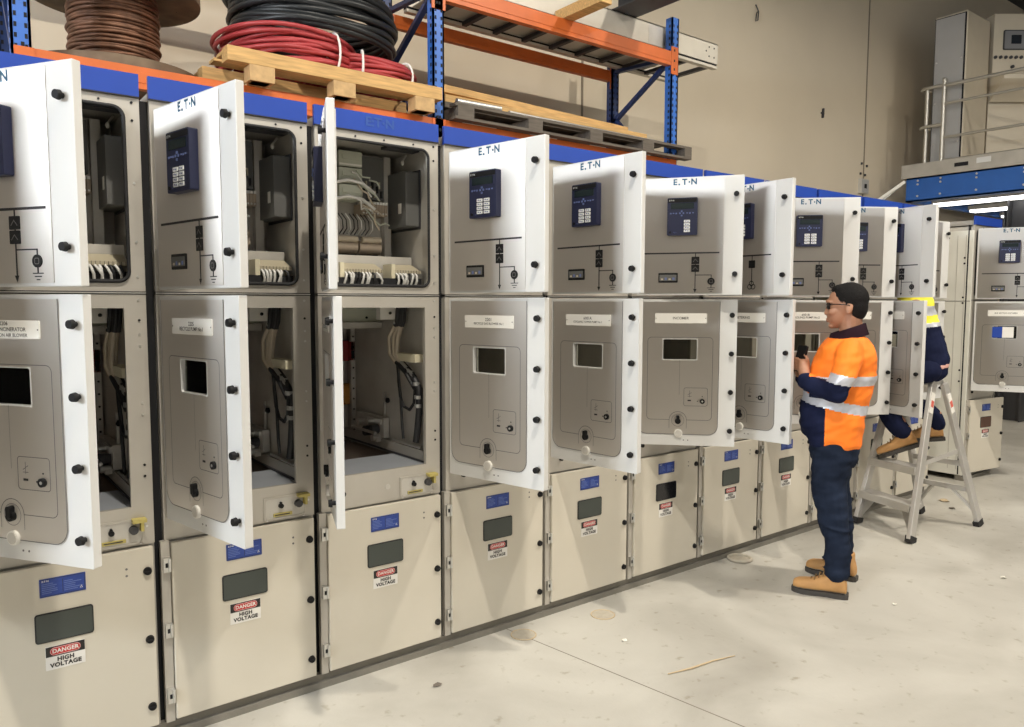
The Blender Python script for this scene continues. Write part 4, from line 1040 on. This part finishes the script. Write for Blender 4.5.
    for sy in (1, -1):
        dx = 0 if sy > 0 else -.022
        t.limb([(.008 + dx, sy * .088, .78), (.022 + dx, sy * .100, .66), (.018 + dx, sy * .110, .54), (-.010 + dx, sy * .122, .40), (-.030 + dx, sy * .136, .26), (-.032 + dx, sy * .152, .16), (-.032 + dx, sy * .158, .135)], [.104, .099, .088, .076, .066, .065, .068], J, 18)
        for z, a in ((.38, .3), (.20, .2), (.16, -.15)):
            rr_ = .088 if z > .3 else .073
            if z > .5: rr_ = .106
            t.limb([(-.015 + dx + rr_ * .9 * math.cos(q), sy * (.125 + .0) + rr_ * .9 * math.sin(q), z + a * .05 * math.cos(q)) for q in (0.4, 1.2, 2.0, 2.8)], [.006, .008, .008, .006], J, 8)
    skinned('jeans', t, .0065, 'denim', root, 4, (.010, (7, 6, 15, 5)))
    boot('boot', root, (.012, .160, 0), -.08); boot('boot', root, (-.045, -.165, 0), -.30)
    return root
P1 = man_standing()
def phone():
    b = MB(); b.rplate(-.037, -.075, .037, .075, .010, -.005, .005, 'black_plastic'); b.rplate(-.033, -.068, .033, .068, .004, .005, .0058, 'screen_dark')
    o = obj('mobile_phone', b, None); M = Matrix.Translation((3.97, -.66, 0)) @ Matrix.Rotation(math.atan2(.866, -.5), 4, 'Z')
    o.matrix_world = M @ Matrix.Translation((.192, .020, 1.285)) @ Matrix.Rotation(PI / 2 + .75, 4, 'Z') @ Matrix.Rotation(-.25, 4, 'X')
    tag(o, 'black mobile phone held in both hands by the person in orange', 'phone')
phone()

def man_seated():
    ang = math.atan2(.87, -.49); root = thing('person', 'seated person in yellow and navy shirt on the stepladder, head inside an open cabinet', 'person', (5.50, -.40, 0), ang)
    S = 'skin'; b = MB()
    # local: +x forward (towards the cabinet), +y his left
    b.limb([(-.055, 0, 1.15), (-.025, -.01, 1.35), (.05, -.04, 1.58)], [.11, .115, .11], S, 16)
    b.limb([(.075, -.07, 1.62), (.12, -.10, 1.73)], [.055, .052], S, 14); b.ell((.150, -.125, 1.82), (.098, .076, .115), S, 20, 12)
    b.limb([(.235, -.125, 1.81), (.25, -.125, 1.79)], [.011, .013], S, 8); b.ell((.185, -.125, 1.76), (.05, .05, .055), S, 14, 10)
    for sy in (1, -1):
        b.ell((.145, -.125 + sy * .078, 1.81), (.018, .008, .03), S, 10, 8)
        y0 = -.03 + sy * .12; y1 = -.10 + sy * .10; y2 = -.19 + sy * .06
        b.limb([(.04, y0, 1.58), (.14, y1, 1.43), (.30, y2, 1.46)], [.045, .038, .028], S, 12)
        b.limb([(.30, y2, 1.46), (.36, y2, 1.475)], [.028, .034], S, 12)
        for k in range(4):
            y = y2 + sy * (-.02 + .018 * k); finger(b, [(.37, y, 1.475), (.40, y, 1.482), (.425, y, 1.472), (.435, y, 1.455)], .009)
        finger(b, [(.33, y2 - sy * .02, 1.47), (.36, y2 - sy * .045, 1.48), (.385, y2 - sy * .05, 1.478), (.40, y2 - sy * .05, 1.47)], .010)
    KN = (.25, -.07, .975); K2 = (.22, -.20, .985)
    b.limb([(-.05, .075, 1.13), KN, (.11, .04, .76), (.09, .05, .735)], [.075, .055, .045, .035], S, 12)
    b.limb([(-.05, -.085, 1.13), K2, (-.12, -.15, .81), (-.135, -.15, .775)], [.075, .055, .042, .035], S, 12)
    skinned('body', b, .006, 'skin', root, 4)
    h = MB(); h.ell((.130, -.125, 1.855), (.100, .082, .090), 'hair', 20, 12); h.ell((.09, -.125, 1.81), (.06, .074, .08), 'hair', 18, 10); obj('hair', h, root)
    s = MB(); Y = 'hivis_yellow'
    s.limb([(-.065, 0, 1.155), (-.055, 0, 1.24), (-.025, -.005, 1.36), (.01, -.02, 1.48), (.03, -.03, 1.58), (.045, -.05, 1.66)], [.128, .128, .122, .120, .118, .10], Y, 26)
    for sy in (1, -1):
        s.limb([(.035, sy * .09 - .04, 1.57), (.08, sy * .11 - .06, 1.49), (.14, sy * .10 - .10, 1.43), (.22, sy * .08 - .14, 1.445), (.27, sy * .065 - .175, 1.455)], [.068, .062, .055, .047, .040], Y, 16)
    def pick(c):
        u = c.z + .12 * c.x
        if 1.118 < c.z + .22 * c.x < 1.142: return 'pipe_pink'
        if u < 1.425: return 'navy_cloth'
        if 1.415 < u < 1.455 or 1.505 < u < 1.57: return 'reflective'
        return Y
    skinned('work_shirt', s, .0065, pick, root, 5, (.009, (8, 6, 12, 6)))
    t = MB(); N = 'navy_cloth'
    t.limb([(-.065, 0, 1.16), (-.06, 0, 1.145)], [.112, .11], N, 20)
    t.limb([(-.05, .075, 1.135), (.10, .02, 1.09), KN, (.20, -.03, .88), (.15, .03, .77), (.085, .05, .69)], [.092, .088, .074, .074, .070, .062], N, 16)
    t.limb([(-.05, -.085, 1.135), (.09, -.15, 1.09), K2, (.09, -.18, .90), (-.09, -.155, .815), (-.145, -.15, .735)], [.092, .088, .072, .070, .064, .060], N, 16)
    skinned('trousers', t, .0085, 'navy_cloth', root, 4)
    boot('boot', root, (.063, .05, .560), .0, .40); boot('boot', root, (-.10, -.15, .605), .1, .12)
    return root
man_seated()

# ------------------------------------------------------------------ small things on the floor
for x, y, lab in ((2.19, -.115, 'flat tan disc on the floor at the end of the straight floor joint'), (2.66, -.175, 'flat tan disc on the open floor right of the floor joint')):
    b = MB(); b.cyl((0, 0, 0), (0, 0, .002), .060, 'dust_tan', 28); b.tube([(.060 * math.cos(a), .060 * math.sin(a), .002) for a in (2 * PI * k / 24 for k in range(24))], .003, 'scrap_tan', 6, closed=True)
    tag(obj('floor_disc', b, None, (x, y, 0)), lab, 'disc', 'tan discs on the floor')
b = MB(); ringp = [(.068 * math.cos(a), .068 * math.sin(a), .010) for a in (2 * PI * k / 32 for k in range(32))]; b.tube(ringp, .010, 'dust_tan', 10, closed=True); b.cyl((0, 0, 0), (0, 0, .008), .062, 'dust_tan', 28)
tag(obj('packing_disc', b, None, (3.93, -.085, 0)), 'tan raised disc lying on the floor against the base channel of the cabinets', 'disc')
b = MB(); b.tube([(0, 0, .004), (.12, -.03, .006), (.25, -.04, .004), (.37, -.07, .005)], [.003, .005, .0045, .002], 'scrap_tan', 6)
tag(obj('wood_splinter', b, None, (2.44, -.80, 0)), 'long thin tan splinter lying alone on the open floor', 'splinter')
def scrap(label, x, y, s, m, seed):
    rnd = random.Random(seed); b = MB(); n = 9; pts = [V((s * rnd.uniform(.5, 1) * math.cos(2 * PI * k / n), s * rnd.uniform(.35, .8) * math.sin(2 * PI * k / n), .002 + rnd.uniform(0, .008))) for k in range(n)]
    b.add(pts + [p + V((0, 0, .0015)) for p in pts], [tuple(range(n))[::-1], tuple(range(n, 2 * n))] + [(k, (k + 1) % n, n + (k + 1) % n, n + k) for k in range(n)], m)
    tag(obj('floor_scrap', b, None, (x, y, 0)), label, 'scrap', 'scraps on the floor')
scrap('white paper scrap lying nearest the wood splinter on the floor', 2.53, -.457, .020, 'scrap_paper', 1)
scrap('dark curled scrap on the floor in front of the cabinet with edge-on doors', 1.60, -.28, .024, 'old_wood', 2)
scrap('small pale scrap on the floor just behind the boots of the man in orange', 3.98, -1.02, .016, 'scrap_paper', 4)
scrap('tan scrap on the floor behind the stepladder, larger one there', 6.45, -.22, .055, 'scrap_tan', 5)
scrap('olive scrap on the floor behind the stepladder, smaller one there', 6.25, -.36, .035, 'old_wood', 6)
scrap('white paper scrap lying alone far out on the open floor', 4.887, -1.207, .028, 'scrap_paper', 7)

b = MB(); b.box(-.10, -.05, -.10, .10, 0, .10, 'galvanised'); b.box(-.085, -.056, -.085, .085, -.05, .085, 'cubicle_grey'); b.box(-.03, -.06, -.03, .03, -.056, .03, 'hole_black')
for x, z in ((-.04, .30), (.10, .28), (-.06, .16), (.06, .15)): b.box(x - .012, -.02, z, x + .012, 0, z + .03, 'dark_steel')
tag(obj('junction_box', b, None, (10.52, YB, 3.24)), 'small grey junction box on the concrete wall joint above the far cabinets', 'box')
b = MB(); b.tube([(0, -.01, .10), (.03, -.03, .02), (.02, -.03, -.08), (-.02, -.03, -.10), (-.01, -.03, -.02), (.02, -.02, .02)], .007, 'dark_steel', 6)
tag(obj('hanging_wire', b, None, (7.93, YB, 5.02)), 'dark wire loop hanging on the plain wall right of the blue rack', 'wire')
b = MB(); b.bar((0, -.012, -.06), (.01, -.012, .06), .03, .02, 'dark_steel'); b.box(-.03, -.02, -.01, .03, 0, .01, 'dark_steel')
tag(obj('wall_hook', b, None, (9.44, YB, 4.09)), 'small dark hook alone on the middle of the wall panel beside the joint', 'hook')
# ------------------------------------------------------------------ lamps
def high_bay(x, y, power, where):
    r = thing('high_bay_light', 'round high bay lamp under the roof, ' + where, 'light', (x, y, 6.2), 0, 'high bay lamps under the roof')
    b = MB(); ring = lambda z, q: [V((q * math.cos(a), q * math.sin(a), z)) for a in (2 * PI * k / 24 for k in range(24))]
    b.loft([ring(.0, .25), ring(.10, .22), ring(.20, .12), ring(.32, .10)], 'lamp_body', False); b.cyl((0, 0, .20), (0, 0, .34), .10, 'lamp_body', 20); b.cyl((0, 0, .34), (0, 0, .66), .010, 'dark_steel', 8); obj('shade', b, r)
    L = bpy.data.lights.new('lamp', 'AREA'); L.shape = 'DISK'; L.size = .22; L.energy = power; L.color = (1, .925, .80)
    o = bpy.data.objects.new('lamp', L); COL.objects.link(o); o.parent = r; o.location = (0, 0, .03)
for x, y, p, w_ in ((-4.9, -2.7, 260, 'nearest the gable wall'), (.75, -2.7, 520, 'over the aisle at the spool end'), (5.35, -2.7, 520, 'over the aisle behind the man in orange'), (9.8, -4.4, 300, 'over the aisle by the mezzanine'), (2.7, -7.6, 260, 'far out over the open floor'), (8.2, -7.6, 260, 'far out over the open floor by the mezzanine')):
    high_bay(x, y, p, w_)
w = bpy.data.worlds.new('world'); SC.world = w; w.use_nodes = True
w.node_tree.nodes['Background'].inputs['Color'].default_value = (.9, .92, 1, 1); w.node_tree.nodes['Background'].inputs['Strength'].default_value = .3
vs = SC.view_settings; vs.view_transform = 'Standard'; vs.look = 'None'; vs.gamma = 1; vs.use_curve_mapping = False; vs.exposure = -0.9
SC.cycles.max_bounces = 8; SC.cycles.diffuse_bounces = 4; SC.cycles.glossy_bounces = 4; SC.cycles.use_denoising = True
SC.cycles.sample_clamp_indirect = 6
